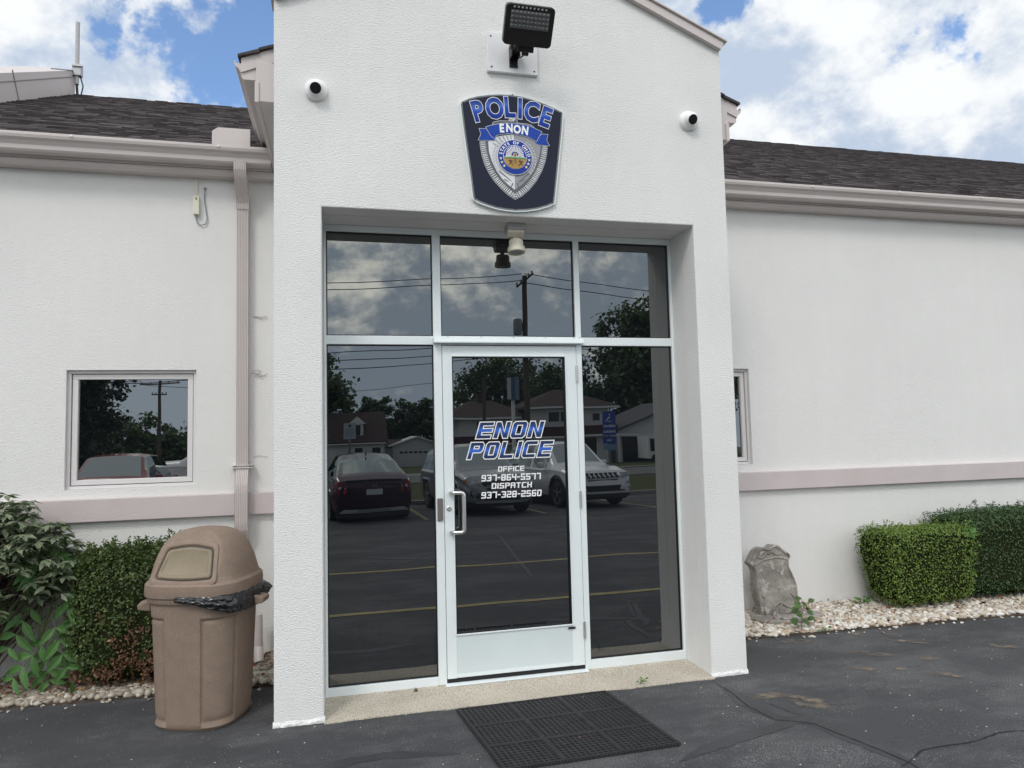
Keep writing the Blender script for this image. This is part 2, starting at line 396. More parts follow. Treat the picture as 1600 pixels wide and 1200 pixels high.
for i, (u, v, a, b, r) in enumerate(((1250, 1003, .22, .05, -.5), (1342, 992, .10, .05, -.7), (1365, 1022, .30, .035, -.75), (1200, 1088, .16, .06, -.3), (1270, 1098, .22, .10, -.9), (1405, 1045, .08, .03, -.6), (1345, 1045, .14, .03, -.6), (1450, 1030, .10, .04, -.5), (1480, 1055, .16, .04, -.6), (1420, 1003, .28, .03, -.7), (1560, 1010, .2, .04, -.6))):
    vs, mb = blob(u, v, a, b, r, 'stain', i*3.1)
    mb.v = [(x, y, z+i*.0002) for x, y, z in mb.v]
    tag(mb.build('pavement_stain', SOFTSTAIN), kind='structure')

# aggregate sill slab in front of the doorway
mb = MB(); xs = np.linspace(-1.2, 1.19, 60)
for x in xs:
    jag = -.03+.012*noise.noise(Vector((x*9, 3, 0)))+.02*noise.noise(Vector((x*2, 5, 0)))
    for (y, z) in ((jag, -.02), (jag, .006), (.40, .012)): mb.v.append((x, y, z))
for i in range(len(xs)-1):
    for k in range(2): a = 3*i+k; mb.f.append((a, a+3, a+4, a+1))
tag(mb.build('doorstep', AGG), kind='structure')

# planting beds
BEDS = {'left': [(-9, 1.33), (-9, 1.0), (-3.6, .80), (-3.101, .763), (-2.244, .712), (-1.67, .681), (-1.475, .675), (-1.475, 1.33)],
        'right': [(1.45, 1.33), (1.45, .648), (1.833, .633), (4.295, .53), (9, .33), (9, 1.33)]}
for k, poly in BEDS.items():
    mb = MB(); n = len(poly); mb.add([(x, y, -.02) for x, y in poly]+[(x, y, .012) for x, y in poly], [tuple(range(n, 2*n)), tuple(range(n))]+[(i, (i+1) % n, (i+1) % n+n, i+n) for i in range(n)])
    tag(mb.build('planting_bed', SOIL), kind='structure')
def edge_y(xs, x): return float(np.interp(x, [p[0] for p in xs], [p[1] for p in xs]))
ico = bmesh.new(); bmesh.ops.create_icosphere(ico, subdivisions=2, radius=1); ICO_V = np.array([v.co[:] for v in ico.verts]); ICO_F = np.array([[v.index for v in f.verts] for f in ico.faces]); ico.free()
def stones(name, pts, smin, smax, m, label_unused=None):
    V = []; Fc = []; k = 0; nv = len(ICO_V)
    for (x, y, z) in pts:
        s = random.uniform(smin, smax)*(1.25 if random.random() < .15 else 1); a = random.uniform(0, 6.28)
        sc = np.array([s*random.uniform(.9, 1.5), s*random.uniform(.7, 1.0), s*random.uniform(.45, .75)])
        off = np.array([random.uniform(0, 50), 0, 0])
        v = ICO_V*sc
        lump = 1+.16*np.sin(ICO_V[:, 0]*3+off[0])+.12*np.sin(ICO_V[:, 1]*4+off[0]*2)
        v = v*lump[:, None]
        ca, sa = math.cos(a), math.sin(a); t = random.uniform(-.5, .5); ct, st = math.cos(t), math.sin(t)
        v = np.stack([v[:, 0], v[:, 1]*ct-v[:, 2]*st, v[:, 1]*st+v[:, 2]*ct], 1)
        v = np.stack([v[:, 0]*ca-v[:, 1]*sa, v[:, 0]*sa+v[:, 1]*ca, v[:, 2]], 1)+np.array([x, y, z])
        V.append(v); Fc.append(ICO_F+k); k += nv
    me = bpy.data.meshes.new(name); me.from_pydata(np.concatenate(V).tolist(), [], np.concatenate(Fc).tolist()); me.shade_smooth()
    me.materials.append(m); o = bpy.data.objects.new(name, me); COL.objects.link(o); return tag(o, kind='stuff')
def stone_mat(name, cols):
    m = bpy.data.materials.new(name); m.use_nodes = True; nt = m.node_tree; N = nt.nodes.new; L = nt.links.new
    b = nt.nodes['Principled BSDF']; b.inputs['Roughness'].default_value = .7; b.inputs['Specular IOR Level'].default_value = .3
    g = N('ShaderNodeNewGeometry'); r = N('ShaderNodeValToRGB'); r.color_ramp.interpolation = 'CONSTANT'; L(g.outputs['Random Per Island'], r.inputs[0])
    while len(r.color_ramp.elements) < len(cols): r.color_ramp.elements.new(.5)
    for i, (e, c) in enumerate(zip(r.color_ramp.elements, cols)): e.position = i/len(cols); e.color = (*c, 1)
    tc = N('ShaderNodeTexCoord'); n = N('ShaderNodeTexNoise'); n.inputs['Scale'].default_value = 40; n.inputs['Detail'].default_value = 4; L(tc.outputs['Object'], n.inputs['Vector'])
    mr = N('ShaderNodeMapRange'); L(n.outputs[0], mr.inputs[0]); mr.inputs[1].default_value = .3; mr.inputs[2].default_value = .7; mr.inputs[3].default_value = .72; mr.inputs[4].default_value = 1.15
    cb = N('ShaderNodeCombineColor'); [L(mr.outputs[0], cb.inputs[i]) for i in range(3)]
    mx = N('ShaderNodeMix'); mx.data_type = 'RGBA'; mx.blend_type = 'MULTIPLY'; mx.inputs[0].default_value = 1; L(r.outputs[0], mx.inputs[6]); L(cb.outputs[0], mx.inputs[7])
    L(mx.outputs[2], b.inputs['Base Color']); return m
PEB_R = stone_mat('pale_pebble', [(.56, .52, .45), (.48, .43, .35), (.66, .63, .58), (.40, .32, .25), (.52, .46, .38), (.62, .57, .49), (.34, .26, .20), (.56, .53, .50), (.46, .37, .27), (.70, .67, .62)])
PEB_L = stone_mat('weathered_pebble', [(.42, .38, .31), (.32, .28, .23), (.50, .46, .38), (.25, .21, .17), (.38, .33, .27), (.46, .41, .32), (.28, .22, .17), (.54, .50, .43)])
def bed_pts(poly_edge, x0, x1, n, ymax=1.32):
    out = []
    for _ in range(n):
        x = random.uniform(x0, x1); e = edge_y(poly_edge, x)+.01; y = e+(ymax-e)*random.random()**1.25
        out.append((x, y, .012+random.uniform(0, .018)))
    return out
eR = [(1.45, .655), (1.833, .64), (4.295, .54), (9, .34)]; eL = [(-9, 1.0), (-3.6, .80), (-3.101, .77), (-2.244, .72), (-1.67, .69), (-1.475, .68)]
stones('pebbles', bed_pts(eR, 1.47, 5.6, 5600), .009, .026, PEB_R)
stones('pebbles', bed_pts(eL, -4.2, -1.49, 2600), .013, .030, PEB_L)
for nm_, e_, xa, xb, mm in (('right', eR, 1.6, 5.4, PEB_R), ('left', eL, -4, -1.6, PEB_L)):
    sp_ = []
    for _ in range(46):
        x = random.uniform(xa, xb); sp_.append((x, edge_y(e_, x)-abs(random.gauss(0, .05))-.01, .006))
    stones('pebbles', sp_, .006, .014, mm)
# dead leaves between the stones
LEAFLITTER = stone_mat('leaf_litter', [(.22, .09, .05), (.30, .13, .07), (.16, .08, .05), (.34, .2, .1), (.28, .06, .04)])
def leafmesh(name, pos, nrm, size, m, parent=None, aspect=.5, fold=.25, seg=1, jitter=.35, updir=None):
    """many leaf shaped faces; pos (n,3), nrm (n,3)"""
    n = len(pos); pos = np.asarray(pos, float); nrm = np.asarray(nrm, float)
    nrm = nrm+rng.normal(0, jitter, (n, 3)); nrm /= np.linalg.norm(nrm, axis=1)[:, None]+1e-9
    t = rng.normal(0, 1, (n, 3)) if updir is None else np.asarray(updir)+rng.normal(0, .5, (n, 3))
    t -= nrm*(t*nrm).sum(1)[:, None]; t /= np.linalg.norm(t, axis=1)[:, None]+1e-9
    b = np.cross(nrm, t); s = (size*rng.uniform(.65, 1.3, n))[:, None]
    base = pos; tip = pos+t*s; midL = pos+t*s*.45+b*s*aspect*.5+nrm*s*fold*.25; midR = pos+t*s*.45-b*s*aspect*.5+nrm*s*fold*.25; mid = pos+t*s*.5
    V = np.stack([base, midL, tip, midR, mid], 1).reshape(-1, 3)
    k = (np.arange(n)*5)[:, None]
    Fa = np.concatenate([k+np.array([[0, 4, 1]]), k+np.array([[1, 4, 2]]), k+np.array([[0, 3, 4]]), k+np.array([[3, 2, 4]])], 0)
    me = bpy.data.meshes.new(name); me.vertices.add(len(V)); me.vertices.foreach_set('co', V.ravel())
    me.loops.add(len(Fa)*3); me.loops.foreach_set('vertex_index', Fa.ravel()); me.polygons.add(len(Fa))
    me.polygons.foreach_set('loop_start', np.arange(len(Fa))*3); me.polygons.foreach_set('loop_total', np.full(len(Fa), 3)); me.update(); me.validate()
    me.materials.append(m); o = bpy.data.objects.new(name, me); COL.objects.link(o)
    if parent: o.parent = parent
    return o
def leafmat(name, c1, c2, c3=None, rough=.5, trans=.25):
    m = bpy.data.materials.new(name); m.use_nodes = True; nt = m.node_tree; N = nt.nodes.new; L = nt.links.new
    b = nt.nodes['Principled BSDF']; b.inputs['Roughness'].default_value = rough; b.inputs['Specular IOR Level'].default_value = .4
    g = N('ShaderNodeNewGeometry'); r = N('ShaderNodeValToRGB'); L(g.outputs['Random Per Island'], r.inputs[0])
    r.color_ramp.elements[0].color = (*c1, 1); r.color_ramp.elements[1].color = (*c2, 1)
    if c3: e = r.color_ramp.elements.new(.93); e.color = (*c2, 1); r.color_ramp.elements[-1].color = (*c3, 1)
    L(r.outputs[0], b.inputs['Base Color'])
    tr = N('ShaderNodeBsdfTranslucent'); L(r.outputs[0], tr.inputs[0]); mx = N('ShaderNodeMixShader'); mx.inputs[0].default_value = trans
    L(b.outputs[0], mx.inputs[1]); L(tr.outputs[0], mx.inputs[2]); L(mx.outputs[0], nt.nodes['Material Output'].inputs[0]); return m
def litter(x0, x1, e, n, m):
    p = []
    for _ in range(n):
        x = random.uniform(x0, x1); ee = edge_y(e, x)+.02; y = ee+(1.3-ee)*random.random()**.8; p.append((x, y, .042+random.random()*.012))
    o = leafmesh('leaf_litter', p, np.tile([0, 0, 1.], (n, 1)), .032, m, aspect=.6, fold=.6); return tag(o, kind='stuff')
litter(1.5, 5.3, eR, 260, LEAFLITTER); litter(-4, -1.5, eL, 620, LEAFLITTER)

# ------------------------------------------------------------------ the police station
W = 1.343                                    # plane of the wing walls
GL = .368                                    # plane of the storefront
OL, OR, XL, XR, ZT, ZE = -1.4673, 1.4407, -1.2015, 1.1922, 2.936, 4.186
station = empty('police_station', (0, W, 0), 'white stucco police station with projecting gabled entrance and dark shingle roof', 'building')
def sub(o, p):                                # parent, keeping world placement
    o.parent = p; o.matrix_parent_inverse = Matrix.Translation(-Vector(world_loc(p))); return o
def world_loc(p): return Vector(p.location)   # every parent is itself placed in world coordinates
def part(mb, name, m, parent=station, **k):
    o = mb.build(name, m, **k); return sub(o, parent)

def wall_holes(mb, x0, x1, z0, z1, y0, y1, holes, back=True, step=None):
    xs = sorted({x0, x1} | {h[0] for h in holes} | {h[1] for h in holes}); zs = sorted({z0, z1} | {h[2] for h in holes} | {h[3] for h in holes})
    xs = [x for x in xs if x0 <= x <= x1]; zs = [z for z in zs if z0 <= z <= z1]
    idx = {}
    def V(i, j, y):
        k = (i, j, y)
        if k not in idx: idx[k] = len(mb.v); mb.v.append((xs[i], y, zs[j]))
        return idx[k]
    def solid(i, j):
        if i < 0 or j < 0 or i >= len(xs)-1 or j >= len(zs)-1: return False
        cx, cz = (xs[i]+xs[i+1])/2, (zs[j]+zs[j+1])/2
        return not any(h[0] < cx < h[1] and h[2] < cz < h[3] for h in holes)
    for i in range(len(xs)-1):
        for j in range(len(zs)-1):
            if not solid(i, j): continue
            mb.f.append((V(i, j, y0), V(i+1, j, y0), V(i+1, j+1, y0), V(i, j+1, y0)))
            if back: mb.f.append((V(i, j, y1), V(i, j+1, y1), V(i+1, j+1, y1), V(i+1, j, y1)))
            if not solid(i-1, j): mb.f.append((V(i, j, y0), V(i, j+1, y0), V(i, j+1, y1), V(i, j, y1)))
            if not solid(i+1, j): mb.f.append((V(i+1, j, y0), V(i+1, j, y1), V(i+1, j+1, y1), V(i+1, j+1, y0)))
            if not solid(i, j-1): mb.f.append((V(i, j, y0), V(i, j, y1), V(i+1, j, y1), V(i+1, j, y0)))
            if not solid(i, j+1): mb.f.append((V(i, j+1, y0), V(i+1, j+1, y0), V(i+1, j+1, y1), V(i, j+1, y1)))
    return mb
# entrance block: front with gable, then the body behind it
def entrance():
    mb = MB(); y1 = .15; cx = (OL+OR)/2; APEX = ZE+(OR-cx)*.425
    prof = [(OL, -.05), (XL, -.05), (XL, ZT), (XR, ZT), (XR, -.05), (OR, -.05), (OR, ZE), (cx, APEX), (OL, ZE)]
    n = len(prof)
    pieces = [[(OL, -.05), (XL, -.05), (XL, ZT), (OL, ZT)], [(XR, -.05), (OR, -.05), (OR, ZT), (XR, ZT)], [(OL, ZT), (XL, ZT), (XR, ZT), (OR, ZT), (OR, ZE), (cx, APEX), (OL, ZE)]]
    for y, flip in ((0, False), (y1, True)):
        for pc in pieces:
            k = len(mb.v); mb.v += [(x, y, z) for x, z in pc]; f = tuple(range(k, k+len(pc))); mb.f.append(f[::-1] if flip else f)
    for i in range(n):
        a, b = prof[i], prof[(i+1) % n]
        if abs(a[1]+.05) < 1e-6 and abs(b[1]+.05) < 1e-6 : continue
        k = len(mb.v); mb.v += [(a[0], 0, a[1]), (b[0], 0, b[1]), (b[0], y1, b[1]), (a[0], y1, a[1])]; mb.f.append((k+3, k+2, k+1, k))
    o = part(mb, 'entrance_wall', STUCCO)
    bm = bmesh.new(); bm.from_mesh(o.data); bmesh.ops.remove_doubles(bm, verts=bm.verts, dist=1e-5); bmesh.ops.recalc_face_normals(bm, faces=bm.faces); bm.to_mesh(o.data); bm.free()
    bv = o.modifiers.new('bevel', 'BEVEL'); bv.width = .007; bv.segments = 2; bv.limit_method = 'ANGLE'
    mb = MB(); wall_holes(mb, OL, OR, -.05, 3.60, .1505, W, [(XL, XR, -.05, ZT)])
    part(mb, 'porch_wall', STUCCO)
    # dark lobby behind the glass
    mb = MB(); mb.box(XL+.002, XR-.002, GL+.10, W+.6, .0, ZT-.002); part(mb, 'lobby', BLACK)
    # rough plaster toes where the piers meet the pavement
    for (a, b) in ((OL, XL), (XR, OR)):
        mb = MB(); K = 26; base = len(mb.v)
        for i in range(K+1):
            x = a-.006+(b-a+.012)*i/K; h = .012+.035*abs(noise.noise(Vector((x*7, 1, 0)))); d = .010+.016*abs(noise.noise(Vector((x*13, 8, 0))))
            mb.v += [(x, -d, -.02), (x, -d*.8, h*.6), (x, .002, h+.012), (x, .10, -.02), ]
        for i in range(K):
            for k in range(3): q = base+4*i+k; mb.f.append((q, q+4, q+5, q+1))
        mb.f.append((base, base+1, base+2, base+3)); q = base+4*K; mb.f.append((q+3, q+2, q+1, q))
        part(mb, 'plaster_foot', mat('rough_plaster', (.76, .75, .73), .9, var=.12, vscale=30, bump=.02, bscale=45))
    # rake trim on the gable
    mb = MB(); s = .425; ln = math.hypot(1, s)
    for sg in (-1, 1):
        xe = sg*1.468+(0 if sg > 0 else -.012); xa = cx
        ze = 4.216; za = ze+abs(xe-xa)*s
        mb.prism([(xe, ze), (xa, za), (xa, za-.062), (xe-sg*.028, ze-.055)], -.035, .19)
        mb.prism([(xe+sg*.012, ze+.008), (xa, za+.014), (xa, za+.0015), (xe+sg*.012, ze-.006)], -.05, .20)
    part(mb, 'rake_trim', TAUPE, bevel=.003)
    # roof behind the gable front
    for sg in (-1, 1):
        mb = MB(); x0 = 1.69; z0 = 3.895
        n = 14
        for i in range(n):
            d0 = i*.12; d1 = d0+.125
            xa_, xb_ = x0-d0, x0-d1
            if xb_ < 0: break
            za_, zb_ = z0+d0*.425, z0+d1*.425
            mb.prism([(sg*xa_, za_+.008), (sg*xb_, zb_+.001), (sg*xb_, zb_-.02), (sg*xa_, za_-.006)], .16, 4.2)
        part(mb, 'roof', SHINGLE)
        mb = MB(); mb.prism([(sg*1.672, 3.888), (sg*.2, 3.888+1.472*.425), (sg*.2, 3.80+1.472*.425), (sg*1.672, 3.80)], .18, .205)
        part(mb, 'rake_board', TAUPE)
entrance()

def gutter_poly(c, h=.115, d=.125):
    """section of an ogee gutter: (outwards, up) measured from the fascia face / top edge"""
    return [(0, 0), (0, -h*.97), (d*.58, -h*.97), (d*.66, -h*.86), (d*.68, -h*.62), (d*.80, -h*.40), (d*.95, -h*.28), (d, -h*.12), (d, .004), (d*.93, .004), (d*.93, -.012), (.012, -.012), (.012, 0)]
# side eaves of the entrance block
for sg in (-1, 1):
    poly = [(sg*(1.588+a), 3.872+b) for a, b in gutter_poly(0)]
    part(MB().prism(poly, .19, 1.24), 'gutter', TAUPE, bevel=.0015)
    x0, x1 = sorted((sg*1.586, sg*(OR if sg > 0 else -OL)+sg*.002))
    mb = MB(); mb.box(x0, x1, .165, 1.33, 3.62, 3.866)
    part(mb, 'soffit_box', TAUPE, bevel=.003)
    part(MB().box(min(sg*1.567, sg*1.592), max(sg*1.567, sg*1.592), .155, 1.33, 3.61, 3.74), 'soffit_trim', TAUPE, bevel=.003)

# wings
for side, x0, x1, win in (('l', -9.3, OL, (-2.982, -2.132)), ('r', OR, 14.5, (1.552, 2.402))):
    mb = MB(); wall_holes(mb, x0, x1, -.05, 3.60, W, W+.20, [(win[0], win[1], 1.2585, 2.1005)], back=False)
    part(mb, 'wing_wall', STUCCO_S)
    part(MB().box(x0, x1-(.001 if side == 'l' else 0), W-.045, W-.0005, 1.034, 1.194), 'wall_band', TAUPE_B, bevel=.006)
    # window
    wx0, wx1, wz0, wz1 = win[0], win[1], 1.2585, 2.1005
    def frame(mb, a0, a1, b0, b1, w, ya, yb):
        mb.box(a0, a1, ya, yb, b1-w, b1); mb.box(a0, a1, ya, yb, b0, b0+w); mb.box(a0, a0+w, ya, yb, b0+w, b1-w); mb.box(a1-w, a1, ya, yb, b0+w, b1-w)
    f = MB(); frame(f, wx0+.001, wx1-.001, wz0+.001, wz1-.001, .022, W+.028, W+.11)
    wo = part(f, 'window', WINF, bevel=.002)
    f2 = MB(); frame(f2, wx0+.028, wx1-.028, wz0+.028, wz1-.028, .036, W+.040, W+.10); sub(f2.build('sash', WINF, bevel=.003), wo)
    f4 = MB(); frame(f4, wx0+.021, wx1-.021, wz0+.021, wz1-.021, .010, W+.055, W+.10); sub(f4.build('gasket', GASKET), wo)
    sub(MB().box(wx0+.058, wx1-.058, W+.062, W+.068, wz0+.058, wz1-.058).build('pane', PANE_W), wo)
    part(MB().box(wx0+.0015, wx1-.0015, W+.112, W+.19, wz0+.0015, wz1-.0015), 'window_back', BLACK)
    # eave: fascia board, soffit trim, gutter
    ex0, ex1 = (x0, -1.592) if side == 'l' else (1.592, x1)
    part(MB().box(ex0, ex1, 1.236, W+.02, 3.585, 3.70), 'fascia', TAUPE, bevel=.002)
    part(MB().xprism([(1.262, 3.536), (W-.0008, 3.536), (W-.0008, 3.583), (1.246, 3.583), (1.246, 3.556)], x0 if side == 'l' else OR+.001, OL-.001 if side == 'l' else x1), 'frieze_board', TAUPE, bevel=.003)
    poly = [(1.234-a, 3.712+b) for a, b in gutter_poly(0)]
    part(MB().xprism(poly, ex0 if side == 'l' else 1.47, -1.595 if side == 'l' else ex1), 'gutter', TAUPE, bevel=.0015)
    for k in range(4):
        x = (-1.95-k*.95) if side == 'l' else (2.06+k*.92)
        M = Matrix.Translation((x, 1.107, 3.703)) @ Matrix.Rotation(rad(90), 4, 'X')
        part(MB().lathe([(.001, .006), (.007, .005), (.009, 0)], 8, M), 'gutter_screw', WHITEP)
    sx = (-1.995, -1.735) if side == 'l' else (1.735, 1.93)
    if side == 'l': poly = [(sx[0], 3.70), (sx[1], 3.70), (sx[1], 3.845), (sx[0]+.04, 3.845), (sx[0], 3.815)]
    else: poly = [(sx[0], 3.70), (sx[1], 3.70), (sx[1], 3.815), (sx[1]-.03, 3.845), (sx[0], 3.845)]
    part(MB().prism(poly, 1.112, 1.120), 'splash_guard', TAUPE)

# main roof slopes, shingle by shingle
def shingle_slope(x0, x1, y0, z0, y1, slope, left_cut=None):
    mb = MB(); L_ = y1-y0; ln = math.hypot(1, slope); ex = .118/ln; n = int(L_/ex)+1
    nx, nz_ = -slope/ln, 1/ln
    r = random.Random(3)
    for i in range(n):
        ya = y0+i*ex; yb = min(ya+ex*1.04, y1+.01)
        za = z0+slope*(ya-y0); zb = z0+slope*(yb-y0)
        xa_, xb_ = x0, x1
        if left_cut: xa_ = max(x0, left_cut(ya))
        x = xa_-r.random()*.2
        while x < xb_:
            w = r.uniform(.07, .18); xe = min(x+w, xb_)
            t = r.choice((.006, .007, .012, .013)); xs_ = max(x, xa_)
            if xe > xs_:
                j = r.uniform(-.004, .004)
                vs = [(xs_, ya+j, za-.01), (xe, ya+j, za-.01), (xe, ya+j+nx*t, za+nz_*t), (xs_, ya+j+nx*t, za+nz_*t), (xs_, yb, zb+.0005+t*.12), (xe, yb, zb+.0005+t*.12)]
                mb.add(vs, [(0, 1, 2, 3), (3, 2, 5, 4), (0, 3, 4), (1, 5, 2)])
            x += w
    return mb
SL = .53
def zroof(y): return 3.715+SL*(y-1.12)
HIP = up(117, 148, y=5.1)
hipx, hipy = HIP[0], 5.1
# the hip edge runs down to the left of the antenna
d0 = ray(-60, 168); t_ = None
# intersect the sight line with the roof plane
t_ = (3.715+SL*(CAM[1]-1.12)-CAM[2])/(d0[2]-SL*d0[1]); HL = CAM+t_*d0
cut = lambda y: hipx+(HL[0]-hipx)*(y-hipy)/(HL[1]-hipy) if y > HL[1] else -9.3
part(shingle_slope(-9.2, -.2, 1.12, 3.715, 5.1, SL, cut), 'roof', SHINGLE)
part(shingle_slope(.2, 14.5, 1.12, 3.715, 7.26, SL), 'roof', SHINGLE)
part(MB().box(-4.24, 0, 5.105, 5.16, 4.6, zroof(5.1)-.0), 'roof_ridge', SHINGLE)
part(MB().box(0, 14.5, 7.26, 7.36, 4.6, zroof(7.26)), 'roof_ridge', SHINGLE)
# metal clad parapet that rises out of the hip
a0 = Vector((hipx, hipy, zroof(hipy)-.05)); b0 = Vector((HL[0], HL[1], zroof(HL[1])-.05))
at_ = Vector(up(118, 110, y=hipy)); 
tb = (HL[1]-CAM[1])/ray(-60, 116)[1]; bt_ = Vector(CAM+tb*ray(-60, 116))
nrm = (b0-a0).cross(Vector((0, 0, 1))).normalized()
if nrm.x > 0: nrm = -nrm
mb = MB(); A = [a0, b0, Vector((b0.x, b0.y, bt_.z)), Vector((a0.x, a0.y, at_.z))]
mb.add([*A, *[p+nrm*.5 for p in A]], [(0, 1, 2, 3), (7, 6, 5, 4), (0, 3, 7, 4), (1, 5, 6, 2), (3, 2, 6, 7), (0, 4, 5, 1)])
part(mb, 'parapet', mat('parapet_cladding', (.56, .50, .48), .5, var=.03, vscale=2))
mb = MB()
for (u0, v0, u1, v1) in ((-60, 132, 118, 119.5), (19, 109, 29, 157), (80, 107, 118, 110.5)):
    pts = []
    for (u, v) in ((u0, v0), (u1, v1)):
        d = ray(u, v); t = (a0-Vector(CAM)).dot(nrm)/Vector(d).dot(nrm); pts.append(Vector(CAM+t*d)-nrm*.002)
    mb.tube(pts, .007, 6)
part(mb, 'parapet_seam', mat('seam', (.30, .26, .25), .6))

# downspout beside the entrance block
def ribbed(mb, path, w=.078, d=.055):
    pts = [Vector(p) for p in path]; sec = []
    n = 7
    for i in range(n+1):
        x = -w/2+w*i/n; sec.append((x, -d/2))
        if i < n: sec += [(x+w/n*.3, -d/2+.005), (x+w/n*.7, -d/2+.005)]
    sec += [(w/2, d/2), (-w/2, d/2)]; m_ = len(sec); base = len(mb.v)
    for i, p in enumerate(pts):
        t = (pts[min(i+1, len(pts)-1)]-pts[max(i-1, 0)]).normalized(); f = Vector((1, 0, 0)); q = f.cross(t).normalized()
        for a, b in sec: mb.v.append(tuple(p+f*a-q*b if q.y < 0 else p+f*a+q*b))
    for i in range(len(pts)-1):
        for k in range(m_): a = base+i*m_+k; b = base+i*m_+(k+1) % m_; mb.f.append((a, a+m_, b+m_, b))
    return mb
X0 = -1.806
mb = MB(); ribbed(mb, [(X0-.005, 1.17, 3.62), (X0-.005, 1.17, 3.56), (X0-.004, 1.185, 3.52), (X0, 1.27, 3.40), (X0, 1.295, 3.35), (X0, 1.30, 3.30)], .086, .062)
ribbed(mb, [(X0, 1.302, 3.34), (X0, 1.302, 2.4), (X0, 1.302, 1.36)])
ribbed(mb, [(X0, 1.302, 1.40), (X0, 1.30, 1.36), (X0, 1.262, 1.25), (X0, 1.256, 1.20), (X0, 1.256, .98), (X0, 1.262, .94), (X0, 1.30, .87)], .086, .060)
ribbed(mb, [(X0, 1.302, .90), (X0, 1.302, .20), (X0+.0, 1.27, .10), (X0+.03, 1.10, .05)])
dsp = part(mb, 'downspout', TAUPE)
mb = MB().box(X0-.075, X0+.075, 1.2655, 1.3415, 1.375, 1.381); mb.box(X0-.075, X0+.075, 1.2655, 1.3415, 1.393, 1.397); sub(mb.build('strap', WINF), dsp)
sub(MB().tube([(X0+.12, 1.2, .34), (X0+.125, 1.18, .12), (X0+.14, 1.1, .03)], .032, 12).build('drain_pipe', TAUPE), dsp)

# ---- storefront
def fr(mb, x0, x1, z0, z1, y0=GL-.028, y1=GL+.03): mb.box(x0, x1, y0, y1, z0, z1)
mb = MB()
fr(mb, XL+.001, XR-.001, 2.894, 2.934)                     # head
fr(mb, XL+.001, XL+.016, .055, 2.894); fr(mb, XR-.020, XR-.001, .055, 2.894)   # jambs
fr(mb, -.513, -.4605, .012, 2.894); fr(mb, .4605, .5, .012, 2.894)      # mullions
fr(mb, XL+.016, -.513, 2.168, 2.224, GL-.026); fr(mb, .5, XR-.020, 2.168, 2.224, GL-.026); fr(mb, -.4605, .4605, 2.168, 2.226, GL-.027)
fr(mb, XL+.001, -.513, .010, .062, GL-.026); fr(mb, .5, XR-.001, .010, .070, GL-.026)
part(mb, 'storefront_frame', ALU, bevel=.0025)
mb = MB()
g = .007
for (x0, x1, z0, z1) in ((XL+.016, -.513, 2.224, 2.894), (-.4605, .4605, 2.226, 2.894), (.5, XR-.020, 2.224, 2.894), (XL+.016, -.513, .062, 2.168), (.5, XR-.020, .07, 2.168)):
    y0, y1 = GL-.010, GL+.02
    mb.box(x0, x0+g, y0, y1, z0, z1); mb.box(x1-g, x1, y0, y1, z0, z1); mb.box(x0+g, x1-g, y0, y1, z0, z0+g); mb.box(x0+g, x1-g, y0, y1, z1-g, z1)
part(mb, 'gasket', GASKET)
for nm, (x0, x1, z0, z1) in (('transom_pane', (XL+.02, -.516, 2.228, 2.89)), ('transom_pane', (-.457, .457, 2.23, 2.89)), ('transom_pane', (.503, XR-.023, 2.228, 2.89)), ('side_pane', (XL+.02, -.516, .066, 2.164)), ('side_pane', (.503, XR-.023, .074, 2.164))):
    part(MB().box(x0, x1, GL, GL+.008, z0, z1), nm, PANE)
# drip cap over the door
mb = MB().xprism([(GL-.0285, 2.215), (GL-.055, 2.212), (GL-.075, 2.184), (GL-.075, 2.176), (GL-.0285, 2.178)], -.515, .505)
part(mb, 'drip_cap', ALU, bevel=.0015)
for x in (-.42, -.2, .02, .24, .44, .48): part(MB().lathe([(.004, .0), (.0025, .003)], 8, Matrix.Translation((x, GL-.045, 2.217)) @ Matrix.Rotation(rad(35), 4, 'X')), 'screw', DARKMETAL)
# door leaf
door = empty('door', (-.457, GL, .03)); sub(door, station)
DY0, DY1 = GL-.030, GL+.02
gx0, gx1, gz0, gz1 = -.3955, .3755, .318, 2.090
mb = MB(); mb.box(-.4575, gx0, DY0, DY1, .045, 2.162); mb.box(gx1, .4575, DY0, DY1, .045, 2.162); mb.box(gx0, gx1, DY0, DY1, gz1, 2.162)
sub(mb.build('stile', ALU, bevel=.002), door)
sub(MB().box(gx0, gx1, DY0+.002, DY1, .046, gz0).build('kick_panel', ALU_D, bevel=.002), door)
mb = MB().box(gx0-.006, gx1+.03, DY0-.0035, DY0-.0005, .05, .072); 
for x in (-.38, 0, .36): mb.lathe([(.005, .0), (.003, .004)], 8, Matrix.Translation((x, DY0-.004, .061)) @ Matrix.Rotation(rad(90), 4, 'X'))
sub(mb.build('door_sweep', ALU), door)
mb = MB()
w = .010
mb.box(gx0-w, gx0, DY0-.006, DY0+.0, gz0-w, gz1+w); mb.box(gx1, gx1+w, DY0-.006, DY0, gz0-w, gz1+w); mb.box(gx0, gx1, DY0-.006, DY0, gz1, gz1+w); mb.box(gx0, gx1, DY0-.006, DY0, gz0-w, gz0)
sub(mb.build('glazing_bead', ALU, bevel=.002), door)
sub(MB().box(gx0, gx1, GL-.012, GL-.004, gz0, gz1).build('pane', PANE), door)
mb = MB(); q = .006
mb.box(gx0, gx0+q, DY0-.004, GL-.0125, gz0, gz1); mb.box(gx1-q, gx1, DY0-.004, GL-.0125, gz0, gz1); mb.box(gx0+q, gx1-q, DY0-.004, GL-.0125, gz1-q, gz1); mb.box(gx0+q, gx1-q, DY0-.004, GL-.0125, gz0, gz0+.004)
sub(mb.build('gasket', GASKET), door)
